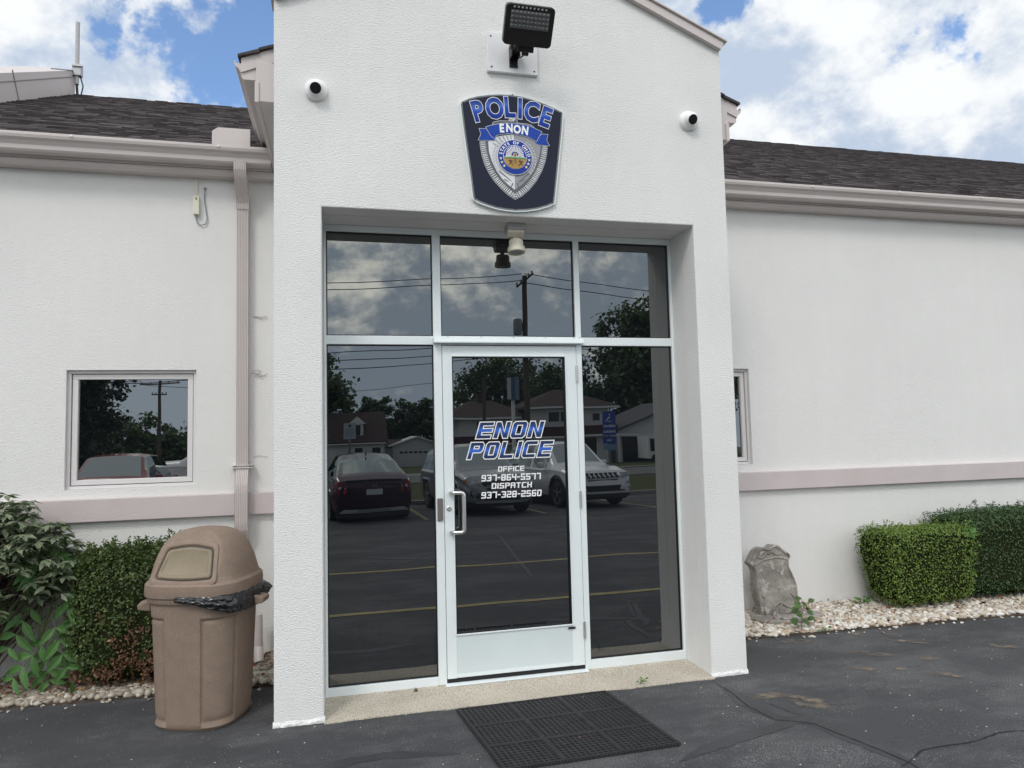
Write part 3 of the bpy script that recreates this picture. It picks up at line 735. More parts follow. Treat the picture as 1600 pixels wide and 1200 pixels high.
sub(MB().box(-.46, .46, GL-.022, GL+.02, .0165, .043).build('threshold_gap', GASKET), door)
part(MB().xprism([(GL-.07, .0125), (GL+.04, .0125), (GL+.04, .018), (GL-.04, .018)], -.47, .47), 'threshold', ALU)
# pull handle
hz0, hz1, hx, yo = .962, 1.212, -.418, DY0
def arc(c, r, a0, a1, ax, ay, n=6): return [Vector(c)+ax*r*math.cos(a0+(a1-a0)*i/n)+ay*r*math.sin(a0+(a1-a0)*i/n) for i in range(n+1)]
X_, Y_, Z_ = Vector((1, 0, 0)), Vector((0, -1, 0)), Vector((0, 0, 1))
pull = [Vector((hx, yo+.004, hz1)), Vector((hx, yo-.05, hz1))]
def bend(p0, p1, p2, r=.025, n=5):
    a = (p0-p1).normalized(); b = (p2-p1).normalized(); s = p1+a*r; e = p1+b*r
    return [s*(1-t)**2+p1*2*t*(1-t)+e*t*t for t in [i/n for i in range(n+1)]]
c = [Vector((hx, yo+.002, hz1)), Vector((hx, yo-.052, hz1)), Vector((hx+.075, yo-.066, hz1)), Vector((hx+.075, yo-.066, hz0)), Vector((hx, yo-.052, hz0)), Vector((hx, yo+.002, hz0))]
pts = [c[0]]
for i in range(1, 5): pts += bend(c[i-1], c[i], c[i+1], .022)
pts.append(c[-1])
hb = MB().tube(pts, .0125, 14); hob = hb.build('handle', STEEL); autosmooth(hob, 60); sub(hob, door)
mb = MB().lathe([(.016, 0), (.016, .006), (.012, .009), (.009, .009), (.008, .006), (.004, .006)], 20, Matrix.Translation((-.430, DY0, 1.111)) @ Matrix.Rotation(rad(90), 4, 'X'))
lo = mb.build('lock_cylinder', STEEL); autosmooth(lo); sub(lo, door)
sub(MB().box(-.505, -.469, GL-.040, GL-.0285, 1.035, 1.178).build('latch_guard', mat('bronze_plate', (.20, .18, .17), .45, metal=.5), bevel=.004), door)
for z in (1.975, 1.13, .272):
    mb = MB().tube([(.4585, DY0-.006, z-.055), (.4585, DY0-.006, z+.055)], .0075, 10); mb.box(.450, .467, DY0-.004, DY0-.0005, z-.05, z+.05)
    for k in (-.02, .02): mb.tube([(.4585, DY0-.006, z+k-.001), (.4585, DY0-.006, z+k+.001)], .0085, 10)
    sub(mb.build('hinge', STEEL), door)
sub(MB().box(.345, .395, DY0-.0075, DY0-.0065, .286, .300).build('maker_plate', DARKMETAL), door)

# ---- lettering
def glyph_polys(ch, t=.30, w=.80, tv=.22):
    """blocky letter as polygons on a w x 1 box: solid stroke areas sharing edges"""
    G = {'E': ['111', '100', '111', '100', '111'], 'O': ['a1b', '101', '101', '101', 'd1c'], 'P': ['11b', '101', '11c', '100', '100'], 'L': ['100', '100', '100', '100', '111'],
         'C': ['a11', '100', '100', '100', 'd11'], 'F': ['111', '100', '111', '100', '100'], 'D': ['11b', '101', '101', '101', '11c'], 'S': ['a11', '100', 'd1b', '001', '11c'],
         'A': ['a1b', '101', '111', '101', '101'], 'H': ['101', '101', '111', '101', '101'], '0': ['a1b', '101', '101', '101', 'd1c'], '2': ['11b', '001', 'a11', '100', '111'],
         '3': ['11b', '001', '011', '001', '11c'], '4': ['101', '101', '111', '001', '001'], '5': ['111', '100', '11b', '001', '11c'], '6': ['a11', '100', '11b', '101', 'd1c'],
         '7': ['111', '001', '001', '001', '001'], '8': ['a1b', '101', '111', '101', 'd1c'], '9': ['a1b', '101', 'd11', '001', '11c'], '-': ['000', '000', '111', '000', '000'],
         'T': ['111', '010', '010', '010', '010'], 'I': ['1', '1', '1', '1', '1']}
    if ch == 'N':
        return [[(0, 0), (t, 0), (t, 1), (0, 1)], [(w-t, 0), (w, 0), (w, 1), (w-t, 1)], [(t, 1), (t, .62), (w-t, 0), (w-t, .38)]], w
    rows = G[ch]; nc = len(rows[0])
    if nc == 1: w = t; xs = [0, t]
    elif ch == 'T': xs = [0, (w-t)/2, (w+t)/2, w]
    else: xs = [0, t, w-t, w]
    if ch == '-': w = w*.62; xs = [0, w*.35, w*.65, w]
    gap = (1-3*tv)/2; zs = [1, 1-tv, 1-tv-gap, 1-2*tv-gap, tv, 0]
    out = []
    for j, row in enumerate(rows):
        for i, cc in enumerate(row):
            if cc == '0': continue
            a, b, z1, z0 = xs[i], xs[i+1], zs[j], zs[j+1]; k = min(b-a, z1-z0)*.6
            if cc == '1': p = [(a, z0), (b, z0), (b, z1), (a, z1)]
            elif cc == 'a': p = [(a, z0), (b, z0), (b, z1), (a+k, z1), (a, z1-k)]
            elif cc == 'b': p = [(a, z0), (b, z0), (b, z1-k), (b-k, z1), (a, z1)]
            elif cc == 'c': p = [(a, z0), (b-k, z0), (b, z0+k), (b, z1), (a, z1)]
            elif cc == 'd': p = [(a+k, z0), (b, z0), (b, z1), (a, z1), (a, z0+k)]
            out.append(p)
    return out, w
def block_text(text, x0, x1, z0, h, y, shear=0, t=.3, wdt=.8, gap=.10, outline=0, tv=.22, rise=0):
    """fits the word between x0 and x1; returns (fill mesh, outline mesh)"""
    adv = []; X = 0; items = []
    for ch in text:
        p, w = glyph_polys(ch, t, wdt, tv); items.append((p, X)); X += w+gap
    X -= gap; sx = (x1-x0)/(X+abs(shear)/1.0*0+1e-9)
    fill = MB(); line = MB()
    for polys, ox in items:
        bm = bmesh.new(); cache = {}
        def V(x, z):
            k = (round(x, 5), round(z, 5))
            if k not in cache: cache[k] = bm.verts.new((x, 0, z))
            return cache[k]
        # split edges so that shared borders match
        zs_all = sorted({round(q[1], 5) for p in polys for q in p}); 
        for p in polys:
            pp = []
            for i, a in enumerate(p):
                b = p[(i+1) % len(p)]; pp.append(a)
                if abs(a[0]-b[0]) < 1e-6:
                    mids = [z for z in zs_all if min(a[1], b[1])+1e-4 < z < max(a[1], b[1])-1e-4]
                    if a[1] > b[1]: mids = mids[::-1]
                    pp += [(a[0], z) for z in mids]
            vs = [V((ox+x)*sx+x0, z*h) for x, z in pp]
            try: bm.faces.new(vs)
            except ValueError: pass
        for v in bm.verts: v.co.x += v.co.z*shear; v.co.z += z0+rise*(v.co.x-x0)
        bm.normal_update(); bm.verts.index_update()
        base = len(fill.v)
        for v in bm.verts: fill.v.append((v.co.x, y, v.co.z))
        for f in bm.faces: fill.f.append(tuple(base+v.index for v in f.verts))
        if outline:
            nxt = {}
            for f in bm.faces:
                vs = list(f.verts)
                for i in range(len(vs)):
                    a, b = vs[i], vs[(i+1) % len(vs)]
                    e = bm.edges.get((a, b))
                    if len(e.link_faces) == 1: nxt.setdefault(a.index, []).append(b.index)
            bm.verts.ensure_lookup_table()
            co = {v.index: Vector((v.co.x, v.co.z)) for v in bm.verts}
            done = set()
            for st in list(nxt):
                if st in done: continue
                loop = [st]; done.add(st); cur = nxt[st][0]
                while cur != st and cur not in done and cur in nxt: loop.append(cur); done.add(cur); cur = nxt[cur][0]
                if len(loop) < 3: continue
                n = len(loop); k = len(line.v)
                for i in range(n):
                    p0, p1, p2 = co[loop[i-1]], co[loop[i]], co[loop[(i+1) % n]]
                    d1 = (p1-p0).normalized(); d2 = (p2-p1).normalized(); n1 = Vector((d1.y, -d1.x)); n2 = Vector((d2.y, -d2.x)); m_ = (n1+n2)
                    m_ = m_/max(m_.length_squared/2, .25) if m_.length > 1e-6 else n1
                    a = p1-m_*outline*.35; b = p1+m_*outline*.65
                    line.v += [(a.x, y-.0006, a.y), (b.x, y-.0006, b.y)]
                for i in range(n): a = k+2*i; b = k+2*((i+1) % n); line.f.append((a, a+1, b+1, b))
        bm.free()
    return fill, line
LETTERBLUE = mat('blue_gradient_vinyl', (.03, .1, .5), .4, ramp=[(0, (.006, .010, .035)), (.22, (.012, .04, .16)), (.52, (.035, .14, .62)), (.72, (.012, .05, .2)), (1, (.006, .010, .03))])
VINYLW = mat('white_vinyl', (.85, .85, .86), .5)
ly = GL-.0125
def px(u, v): q = up(u, v, y=GL-.014); return q[0], q[2]
def word(text, uL, uR, vT, vB, **k):
    a = px(uL, vB); b = px(uR, vB); top = px((uL+uR)/2, vT); bot = px((uL+uR)/2, vB)
    hh_ = (top[1]-bot[1])*(.84 if len(text) > 6 or text == 'OFFICE' else .93); return block_text(text, a[0], b[0], bot[1]+(top[1]-bot[1]-hh_)/2, hh_, ly-.001, **k)
fi, li = word('ENON', 743, 845, 658, 685.5, shear=.30, outline=.0062, t=.30, wdt=.95, gap=.16)
sub(fi.build('lettering', LETTERBLUE), door); sub(li.build('lettering_outline', VINYLW), door)
fi, li = word('POLICE', 729, 859, 689, 717, shear=.30, outline=.0062, t=.30, wdt=.95, gap=.16)
sub(fi.build('lettering', LETTERBLUE), door); sub(li.build('lettering_outline', VINYLW), door)
for t_, a in (('OFFICE', (778, 819, 727.5, 737)), ('937-864-5577', (752, 845, 739.5, 751.5)), ('DISPATCH', (768, 831, 753, 763.5)), ('937-328-2560', (752, 846, 766, 778))):
    fi, li = word(t_, *a, shear=.08, t=.255, wdt=.92, gap=.17, tv=.19)
    sub(fi.build('lettering', VINYLW), door)

# ------------------------------------------------------------------ badge sign over the door
def zs(x, y): return up(710+x/6.156, 140+y/6.154, y=-.02)   # traced on the wall plane
def S(x, y): q = zs(x, y); return (q[0], q[2])
sign = empty('police_badge_sign', (-.03, -.02, 3.34), 'dark badge shaped sign with blue lettering and silver shield above the entrance', 'sign')
SY = -.020
def layer(poly, y, m, name, parent=sign, thick=.0012): return sub(MB().prism(poly, y-thick, y).build(name, m), parent)
outer = [(60, 112), (130, 78), (220, 55), (330, 42), (430, 37), (540, 42), (640, 58), (760, 90), (870, 130), (960, 170), (1035, 208), (1050, 232), (1040, 400), (1020, 600), (1000, 800), (980, 1000), (968, 1098), (900, 1130), (800, 1158), (700, 1172), (600, 1176), (500, 1168), (400, 1150), (300, 1118), (230, 1090), (180, 1058), (170, 1040), (140, 800), (110, 600), (75, 350), (50, 140)]
cen = S(550, 610)
def shrink(poly, d):
    out = []
    n = len(poly)
    pts = [Vector(p) for p in poly]
    a = sum(pts[i].x*pts[(i+1) % n].y-pts[(i+1) % n].x*pts[i].y for i in range(n)); s = 1 if a > 0 else -1
    for i in range(n):
        d1 = (pts[i]-pts[i-1]).normalized(); d2 = (pts[(i+1) % n]-pts[i]).normalized()
        m_ = Vector((-d1.y, d1.x))+Vector((-d2.y, d2.x)); m_ = m_/max(m_.length_squared/2, .4); out.append(tuple(pts[i]+m_*d*s))
    return out
O = [S(*p) for p in outer]
SIGNW = mat('sign_white_edge', (.72, .78, .78), .6, spec=.15); SIGNG = mat('sign_grey_rim', (.20, .20, .205), .6, spec=.15); NAVY = mat('sign_navy', (.020, .024, .042), .6, spec=.15)
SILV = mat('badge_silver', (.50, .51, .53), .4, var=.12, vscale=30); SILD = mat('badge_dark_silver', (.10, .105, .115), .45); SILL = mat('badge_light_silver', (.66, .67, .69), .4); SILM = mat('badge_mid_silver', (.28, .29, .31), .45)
BLUE = mat('badge_blue', (.022, .065, .36), .6, spec=.15, var=.1, vscale=20); SEALB = mat('seal_blue', (.02, .05, .30), .6, spec=.15)
SIGNBLUE = mat('sign_letter_blue', (.03, .08, .5), .6, spec=.15, ramp=[(0, (.012, .03, .20)), (.45, (.02, .07, .42)), (.6, (.07, .16, .55)), (1, (.012, .03, .22))])
layer(O, SY+.02, SIGNW, 'panel', thick=.02+.001)
layer(shrink(O, .0075), SY-.0012, SIGNG, 'rim'); layer(shrink(O, .0175), SY-.0026, NAVY, 'field')
for (x, y) in ((82, 125), (557, 50), (1028, 225), (143, 590), (984, 682), (198, 1055), (940, 1092), (588, 1152)):
    q = zs(x, y); sub(MB().lathe([(.0045, 0), (.003, .003)], 8, Matrix.Translation((q[0], SY-.004, q[2])) @ Matrix.Rotation(rad(90), 4, 'X')).build('rivet', BLACK), sign)
def text_mb(s, size, bold=.02, y=0, loc=(0, 0), rot=0, sx=1):
    c = bpy.data.curves.new('t', 'FONT'); c.body = s; c.size = size; c.offset = bold*size; c.align_x = 'CENTER'; c.align_y = 'CENTER'; c.resolution_u = 3
    o = bpy.data.objects.new('t', c); COL.objects.link(o); dg = bpy.context.evaluated_depsgraph_get(); me = bpy.data.meshes.new_from_object(o.evaluated_get(dg))
    mb = MB(); ca, sa = math.cos(rot), math.sin(rot)
    xs = [v.co.x for v in me.vertices]; ys = [v.co.y for v in me.vertices]
    ox, oy = ((min(xs)+max(xs))/2, (min(ys)+max(ys))/2) if xs else (0, 0)
    for v in me.vertices:
        a, b = (v.co.x-ox)*sx, v.co.y-oy; mb.v.append((loc[0]+a*ca-b*sa, y, loc[1]+a*sa+b*ca))
    mb.f = [tuple(p.vertices) for p in me.polygons]
    bpy.data.objects.remove(o); bpy.data.curves.remove(c); bpy.data.meshes.remove(me); return mb
def merge(*ms):
    o = MB()
    for m_ in ms: o.add(m_.v, m_.f)
    return o
hs = .116
tl = []; 
for ch, x, y, r in (('P', 228, 208, 16), ('O', 386, 182, 9), ('L', 532, 172, 3), ('I', 630, 184, -2), ('C', 742, 214, -9), ('E', 880, 268, -17)):
    p = S(x, y); tl.append((ch, p, rad(r)))
sub(merge(*[text_mb(ch, .178, .062, SY-.0042, p, r, .80) for ch, p, r in tl]).build('lettering_outline', VINYLW), sign)
for ch, p, r in tl: sub(text_mb(ch, .178, .038, SY-.0052, p, r, .80).build('letter', SIGNBLUE), sign)
# shield
shield = [(240, 498), (246, 560), (262, 640), (290, 730), (330, 810), (380, 885), (445, 955), (515, 1020), (582, 1062), (650, 1028), (722, 965), (790, 880), (840, 790), (872, 700), (888, 620), (894, 548), (800, 470), (770, 372), (745, 345), (690, 330), (605, 322), (604, 292), (525, 283), (520, 302), (430, 300), (368, 315), (358, 350), (300, 430)]
SH = [S(*p) for p in shield]
layer(SH, SY-.0042, SILV, 'shield')
SH2 = shrink(SH, .0035); layer(SH2, SY-.0056, SILD, 'shield_band')
# ridged border of the shield
mb = MB(); low = shield[0:16]; pts = [Vector(S(*p)) for p in low]; fine = []
for i in range(len(pts)-1):
    L0 = (pts[i+1]-pts[i]).length; k = max(1, int(L0/.012))
    for j in range(k): fine.append((pts[i].lerp(pts[i+1], (j+.5)/k), (pts[i+1]-pts[i]).normalized()))
for p, t in fine:
    n = Vector((-t.y, t.x)); a = p+n*.006; b = p+n*.036; h = t*.0034
    q = [(a-h), (a+h), (b+h*.7), (b-h*.7)]; k = len(mb.v); mb.v += [(v.x, SY-.0074, v.y) for v in q]; mb.f.append((k, k+1, k+2, k+3))
sub(mb.build('shield_ridge', SILL), sign)
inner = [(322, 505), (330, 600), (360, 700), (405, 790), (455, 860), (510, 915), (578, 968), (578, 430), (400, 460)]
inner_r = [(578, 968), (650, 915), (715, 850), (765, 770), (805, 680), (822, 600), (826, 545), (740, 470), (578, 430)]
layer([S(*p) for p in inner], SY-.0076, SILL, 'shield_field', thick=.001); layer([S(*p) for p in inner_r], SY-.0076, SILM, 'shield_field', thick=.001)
mb = MB()
for k in range(13):
    a = rad(30+k*10); c0 = S(578, 655); 
    for r0, r1 in ((.10, .158),):
        w0 = .0022; d = Vector((math.cos(a), math.sin(a))); n = Vector((-d.y, d.x)); a_ = Vector(c0)+d*r0; b_ = Vector(c0)+d*r1
        q = [a_-n*w0, a_+n*w0, b_+n*w0*2, b_-n*w0*2]; j = len(mb.v); mb.v += [(v.x, SY-.0092, v.y) for v in q]; mb.f.append((j, j+1, j+2, j+3))
sub(mb.build('shield_ray', SILM), sign)
# laurel branches
for sg in (-1, 1):
    mb = MB()
    for k in range(11):
        a = rad(-40+k*9.2); c0 = S(576, 668); r = .128
        for o_ in (-.008, .008):
            x = c0[0]+sg*(r+o_)*math.cos(a); z = c0[1]+(r+o_)*math.sin(a); b_ = a+rad(70 if o_ < 0 else 110)
            pl = [(x+sg*(.011*math.cos(t)*math.cos(b_)-.0045*math.sin(t)*math.sin(b_)), z+.011*math.cos(t)*math.sin(b_)+.0045*math.sin(t)*math.cos(b_)) for t in [i*math.pi/4 for i in range(8)]]
            j = len(mb.v); mb.v += [(p[0], SY-.0096-.0001*k, p[1]) for p in pl]; mb.f.append(tuple(range(j, j+8)))
    sub(mb.build('laurel', SILV), sign)
mb = MB()
for (x0, y0, x1, y1, w0) in ((430, 790, 545, 885, 7), (478, 868, 520, 890, 6), (715, 812, 615, 890, 6), (670, 868, 610, 905, 5), (560, 905, 540, 950, 7), (600, 905, 615, 950, 7)):
    a_, b_ = Vector(S(x0, y0)), Vector(S(x1, y1)); d = (b_-a_).normalized(); n = Vector((-d.y, d.x))*w0*.0006; q = [a_-n, b_-n*.4, b_+n*.4, a_+n]; j = len(mb.v); mb.v += [(v.x, SY-.0096, v.y) for v in q]; mb.f.append((j, j+1, j+2, j+3))
sub(mb.build('shield_engraving', SILD), sign)
# ribbon
def lay2(poly, y, m1, m2, name):
    P_ = [S(*p) for p in poly]; layer(P_, y, m1, name+'_edge'); layer(shrink(P_, .0035), y-.0013, m2, name)
lay2([(230, 376), (300, 380), (330, 420), (392, 490), (380, 500), (222, 494), (248, 435)], SY-.0086, SILV, BLUE, 'ribbon_tail')
lay2([(836, 430), (900, 436), (886, 490), (914, 550), (800, 540), (758, 512), (790, 470)], SY-.0086, SILV, BLUE, 'ribbon_tail')
lay2([(292, 366), (340, 350), (400, 337), (500, 327), (600, 331), (720, 355), (840, 412), (786, 512), (740, 484), (700, 466), (600, 441), (520, 433), (440, 440), (400, 452), (388, 488), (345, 455)], SY-.0112, SILV, BLUE, 'ribbon')
tm = []
for ch, x, y, r in (('E', 452, 380, 3), ('N', 524, 378, -1), ('O', 598, 390, -4), ('N', 674, 402, -8)): tm.append(text_mb(ch, .073, .045, SY-.0150, S(x, y), rad(r), .80))
sub(merge(*tm).build('lettering', VINYLW), sign)
sub(text_mb('OF', .028, .04, SY-.0150, S(548, 302), 0, 1.0).build('crest_detail', SILL), sign)
# seal
sc0 = S(577, 660)
def disc(r, y, m, name, a0=0, a1=360, c=sc0, n=40):
    pl = [(c[0]+r*math.cos(rad(a0+(a1-a0)*i/n)), c[1]+r*math.sin(rad(a0+(a1-a0)*i/n))) for i in range(n if a1-a0 == 360 else n+1)]
    return layer(pl, y, m, name, thick=.0008)
disc(.1125, SY-.0155, VINYLW, 'seal_rim'); disc(.1095, SY-.0165, SEALB, 'seal_ring'); disc(.0765, SY-.0175, VINYLW, 'seal_rim'); disc(.0735, SY-.0185, SEALB, 'seal_sky')
GOLD = mat('seal_gold', (.42, .24, .06), .5, var=.2, vscale=60); GREEN = mat('seal_green', (.12, .30, .16), .5); BROWN = mat('seal_brown', (.10, .05, .02), .5)
mb = MB(); sunp = (sc0[0]-.001, sc0[1]+.012)
for k in range(17):
    a = rad(-2+k*11.5); d = Vector((math.cos(a), math.sin(a))); n = Vector((-d.y, d.x)); r1 = .058
    q = [Vector(sunp)+d*.022-n*.0015, Vector(sunp)+d*.022+n*.0015, Vector(sunp)+d*r1+n*.0032, Vector(sunp)+d*r1-n*.0032]; j = len(mb.v); mb.v += [(v.x, SY-.0202, v.y) for v in q]; mb.f.append((j, j+1, j+2, j+3))
sub(mb.build('seal_sun_rays', VINYLW), sign)
disc(.0733, SY-.0205, GOLD, 'seal_field', 187, 353)
hl = [(-.0727, -.006), (-.05, .012), (-.02, .006), (0, .012), (.03, .004), (.05, .008), (.0727, -.006), (.0727, -.0095), (-.0727, -.0095)]
layer([(sc0[0]+x, sc0[1]+z) for x, z in hl], SY-.0216, mat('seal_hill', (.6, .66, .6), .5), 'seal_hill', thick=.0006)
hl = [(-.072, -.006), (-.03, .000), (.0, -.002), (.04, .001), (.072, -.006), (.072, -.0105), (-.072, -.0105)]
layer([(sc0[0]+x, sc0[1]+z) for x, z in hl], SY-.0226, GREEN, 'seal_hill', thick=.0006)
disc(.0125, SY-.0230, mat('seal_sun', (.62, .40, .16), .5), 'seal_sun', c=sunp, n=16); disc(.006, SY-.0242, BROWN, 'seal_sun', c=sunp, n=10)
mb = MB()
for (x, z, w0) in ((-.030, -.036, .013), (.036, -.036, .013)):
    for (a, b) in (((x-w0, z+.012), (x+w0, z-.016)), ((x+w0, z+.012), (x-w0, z-.016)), ((x-w0, z+.012), (x+w0, z+.010))):
        pa, pb = Vector((sc0[0]+a[0], sc0[1]+a[1])), Vector((sc0[0]+b[0], sc0[1]+b[1])); d = (pb-pa).normalized(); n = Vector((-d.y, d.x))*.0028; q = [pa-n, pb-n, pb+n, pa+n]; j = len(mb.v); yy = SY-.0228-.0002*(j/4)
        mb.v += [(v.x, yy, v.y) for v in q]; mb.f.append((j, j+1, j+2, j+3))
for k in range(5):
    x = (k-2)*.004; pa = Vector((sc0[0]+x*.4, sc0[1]-.014)); pb = Vector((sc0[0]+x*3, sc0[1]-.066)); n = Vector((.0006, 0)); q = [pa-n, pb-n, pb+n, pa+n]; j = len(mb.v); mb.v += [(v.x, SY-.0222, v.y) for v in q]; mb.f.append((j, j+1, j+2, j+3))
sub(mb.build('seal_sheaf', BROWN), sign)
tm = []
word_ = 'STATE OF OHIO'
for i, ch in enumerate(word_):
    if ch == ' ': continue
    a = rad(168-i*156/(len(word_)-1)); r = .0925; tm.append(text_mb(ch, .027, .03, SY-.0180, (sc0[0]+r*math.cos(a), sc0[1]+r*math.sin(a)), a-math.pi/2, 1.0))
sub(merge(*tm).build('seal_lettering', VINYLW), sign)
for sg in (-1, 1):
    for ad in (-8, -24, -40):
        mb = MB()
        a = rad(ad); r = .0925; cx_, cz_ = sc0[0]+sg*r*math.cos(a), sc0[1]+r*math.sin(a)
        pl = [(cx_+(.011 if i % 2 == 0 else .0046)*math.sin(i*math.pi/5), cz_+(.011 if i % 2 == 0 else .0046)*math.cos(i*math.pi/5)) for i in range(10)]
        mb.prism(pl, SY-.0182, SY-.0174); sub(mb.build('seal_star', mat('star_cream', (.75, .70, .45), .5)), sign)

# ------------------------------------------------------------------ floodlight
fl = empty('floodlight', (-.03, 0, 3.98), 'black led floodlight on a white board high on the gable wall', 'floodlight')
mb = MB().box(-.192, .136, -.026, .001, 3.852, 4.105); sub(mb.build('mounting_board', WOODBOARD, bevel=.002), fl)
for (x, z) in ((-.165, 3.88), (.112, 3.875), (-.167, 4.08), (.11, 4.085)): sub(MB().lathe([(.006, 0), (.004, .004)], 8, Matrix.Translation((x, -.0262, z)) @ Matrix.Rotation(rad(90), 4, 'X')).build('screw', DARKMETAL), fl)
mb = MB().box(-.052, .004, -.034, -.0265, 3.885, 4.02); mb.box(-.052, -.044, -.10, -.034, 3.93, 4.02); mb.box(-.004, .004, -.10, -.034, 3.93, 4.02); mb.box(-.043, -.005, -.17, -.05, 3.955, 4.03)
mb.tube([(-.058, -.088, 3.985), (.010, -.088, 3.985)], .014, 12)
sub(mb.build('bracket', DARKMETAL, bevel=.002), fl)
HC = Vector((.022, -.235, 4.045))
MH = Matrix.Translation(HC) @ Matrix.Rotation(rad(2), 4, 'Y') @ Matrix.Rotation(rad(-3), 4, 'Z') @ Matrix.Rotation(rad(38), 4, 'X')   # faces down and out
def mbox(mb, x0, x1, y0, y1, z0, z1): return mb.box(x0, x1, y0, y1, z0, z1, MH)
hw, hh, hd = .150, .112, .030
mb = MB(); rr = .025; prof = []
for cx_, cz_, a0 in ((hw-rr, hh-rr, 0), (-hw+rr, hh-rr, 90), (-hw+rr, -hh+rr, 180), (hw-rr, -hh+rr, 270)):
    for i in range(6): a = rad(a0+i*18); prof.append((cx_+rr*math.cos(a), cz_+rr*math.sin(a)))
mb.prism(prof, -hd, hd); mb.v = [tuple(MH @ Vector(v)) for v in mb.v]
sub(mb.build('housing', DARKMETAL, bevel=.006, seg=3), fl)
mb = MB()
for i in range(9): mbox(mb, -.105+i*.024, -.095+i*.024, -hd-.003, -hd+.004, .092, .101)
sub(mb.build('vent_slot', mat('vent_light', (.55, .56, .57), .5)), fl)
LENS = mat('led_lens', (.13, .135, .14), .45, spec=.5)
mb = MB(); mbox(mb, -.118, .118, -hd-.004, -hd-.0005, -.018, .080); sub(mb.build('lens_plate', mat('lens_plate', (.15, .155, .16), .5)), fl)
mb = MB()
for i in range(10):
    for j in range(4):
        M = MH @ Matrix.Translation((-.106+i*.0236, -hd-.0045, -.004+j*.0238)) @ Matrix.Rotation(rad(90), 4, 'X'); mb.lathe([(.0098, 0), (.009, .004), (.005, .007), (.001, .0075)], 8, M)
sub(mb.build('led_lens', LENS), fl)
mb = MB(); mbox(mb, -.05, .05, -.012, .02, -.148, -.1125); mb.lathe([(.02, -.02), (.02, .02)], 12, MH @ Matrix.Translation((0, .0, -.15)) @ Matrix.Rotation(rad(90), 4, 'Y'))
sub(mb.build('hinge_block', DARKMETAL, bevel=.004), fl)
sub(MB().tube([(-.0, -.05, 3.94), (.02, -.09, 3.93), (.03, -.13, 3.95), (.02, -.17, 3.99)], .004, 8).build('cable', BLACK), fl)

# ------------------------------------------------------------------ turret cameras
def camera_unit(x, z, aim, label):
    t = empty('security_camera', (x, 0, z), label, 'security camera', 'white turret cameras on the entrance wall')
    M = Matrix.Translation((x, 0, z)) @ Matrix.Rotation(rad(90), 4, 'X')
    b = MB().lathe([(.066, -.001), (.066, .016), (.060, .026), (.050, .034), (.046, .040)], 36, M).build('base', WHITEP); autosmooth(b, 50); sub(b, t)
    c = Vector((x, -.040, z)); d = Vector(aim).normalized(); q = d.to_track_quat('Z', 'Y').to_matrix().to_4x4()
    prof = [(.001, -.046)]+[(.046*math.sin(a), -.046*math.cos(a)) for a in [rad(k) for k in range(15, 126, 11)]]+[(.034, .031)]
    s = MB().lathe(prof, 32, Matrix.Translation(c) @ q).build('ball', WHITEP); autosmooth(s, 50); sub(s, t)
    f = MB().lathe([(.0325, .0305), (.031, .0335), (.012, .0345), (.001, .036)], 28, Matrix.Translation(c) @ q).build('lens', mat('camera_glass', (.006, .006, .008), .08, spec=.8)); autosmooth(f); sub(f, t)
    return t
camera_unit(-1.228, 3.635, (-.05, -.80, -.45), 'white dome camera near the left corner of the entrance wall')
camera_unit(1.186, 3.648, (.03, -.80, -.42), 'white dome camera near the right corner of the entrance wall')

# ------------------------------------------------------------------ spotlight under the porch ceiling
sl = empty('ceiling_spotlight', (.01, .18, ZT), 'small cream spotlight under the porch ceiling above the glass', 'spotlight')
sub(MB().box(-.048, .070, .125, .235, ZT-.042, ZT-.0005).build('junction_box', mat('grey_box', (.42, .42, .41), .6), bevel=.004), sl)
mb = MB().xprism([(.135, ZT-.0425), (.225, ZT-.0425), (.225, ZT-.06), (.20, ZT-.085), (.165, ZT-.085), (.135, ZT-.06)], -.045, .062)
sub(mb.build('bracket', CREAM, bevel=.003), sl)
mb = MB().tube([(.008, .18, ZT-.08), (.012, .175, ZT-.11)], .014, 12); sub(mb.build('neck', CREAM), sl)
Mh = Matrix.Translation((.014, .165, ZT-.185)) @ Matrix.Rotation(rad(-7), 4, 'X')
mb = MB().lathe([(.04, .085), (.046, .078), (.048, .035), (.056, .033), (.058, .0), (.050, -.004), (.048, .006), (.001, .008)], 32, Mh); o = mb.build('lamp_head', CREAM); autosmooth(o, 35); sub(o, sl)
sub(MB().lathe([(.044, .004), (.02, -.001), (.001, -.002)], 24, Mh).build('lens', mat('frosted_lens', (.35, .35, .33), .3)), sl)

# ------------------------------------------------------------------ things on the wing wall
sb = empty('sensor_box', (-2.136, W, 3.32), 'narrow ivory sensor box with conduit hanging below the left eave', 'sensor box')
sub(MB().box(-2.157, -2.115, W-.035, W+.001, 3.255, 3.395).build('case', IVORY, bevel=.003), sb)
sub(MB().box(-2.140, -2.130, W-.037, W-.0352, 3.362, 3.382).build('slot', mat('slot_brown', (.2, .17, .08), .5)), sb)
sub(MB().box(-2.143, -2.131, W-.014, W+.001, 3.396, 3.535).build('conduit', IVORY, bevel=.002), sb)
WIRE = mat('grey_cable', (.22, .25, .27), .5)
mb = MB().tube([(-2.137, W-.012, 3.256), (-2.137, W-.012, 3.225), (-2.13, W-.012, 3.195), (-2.10, W-.014, 3.178), (-2.072, W-.012, 3.19), (-2.062, W-.01, 3.23), (-2.072, W-.01, 3.30), (-2.082, W-.01, 3.38), (-2.080, W-.01, 3.455)], .0038, 8)
mb.tube([(-2.087, W-.004, 3.462), (-2.072, W-.02, 3.46)], .006, 8); sub(mb.build('cable', WIRE), sb)

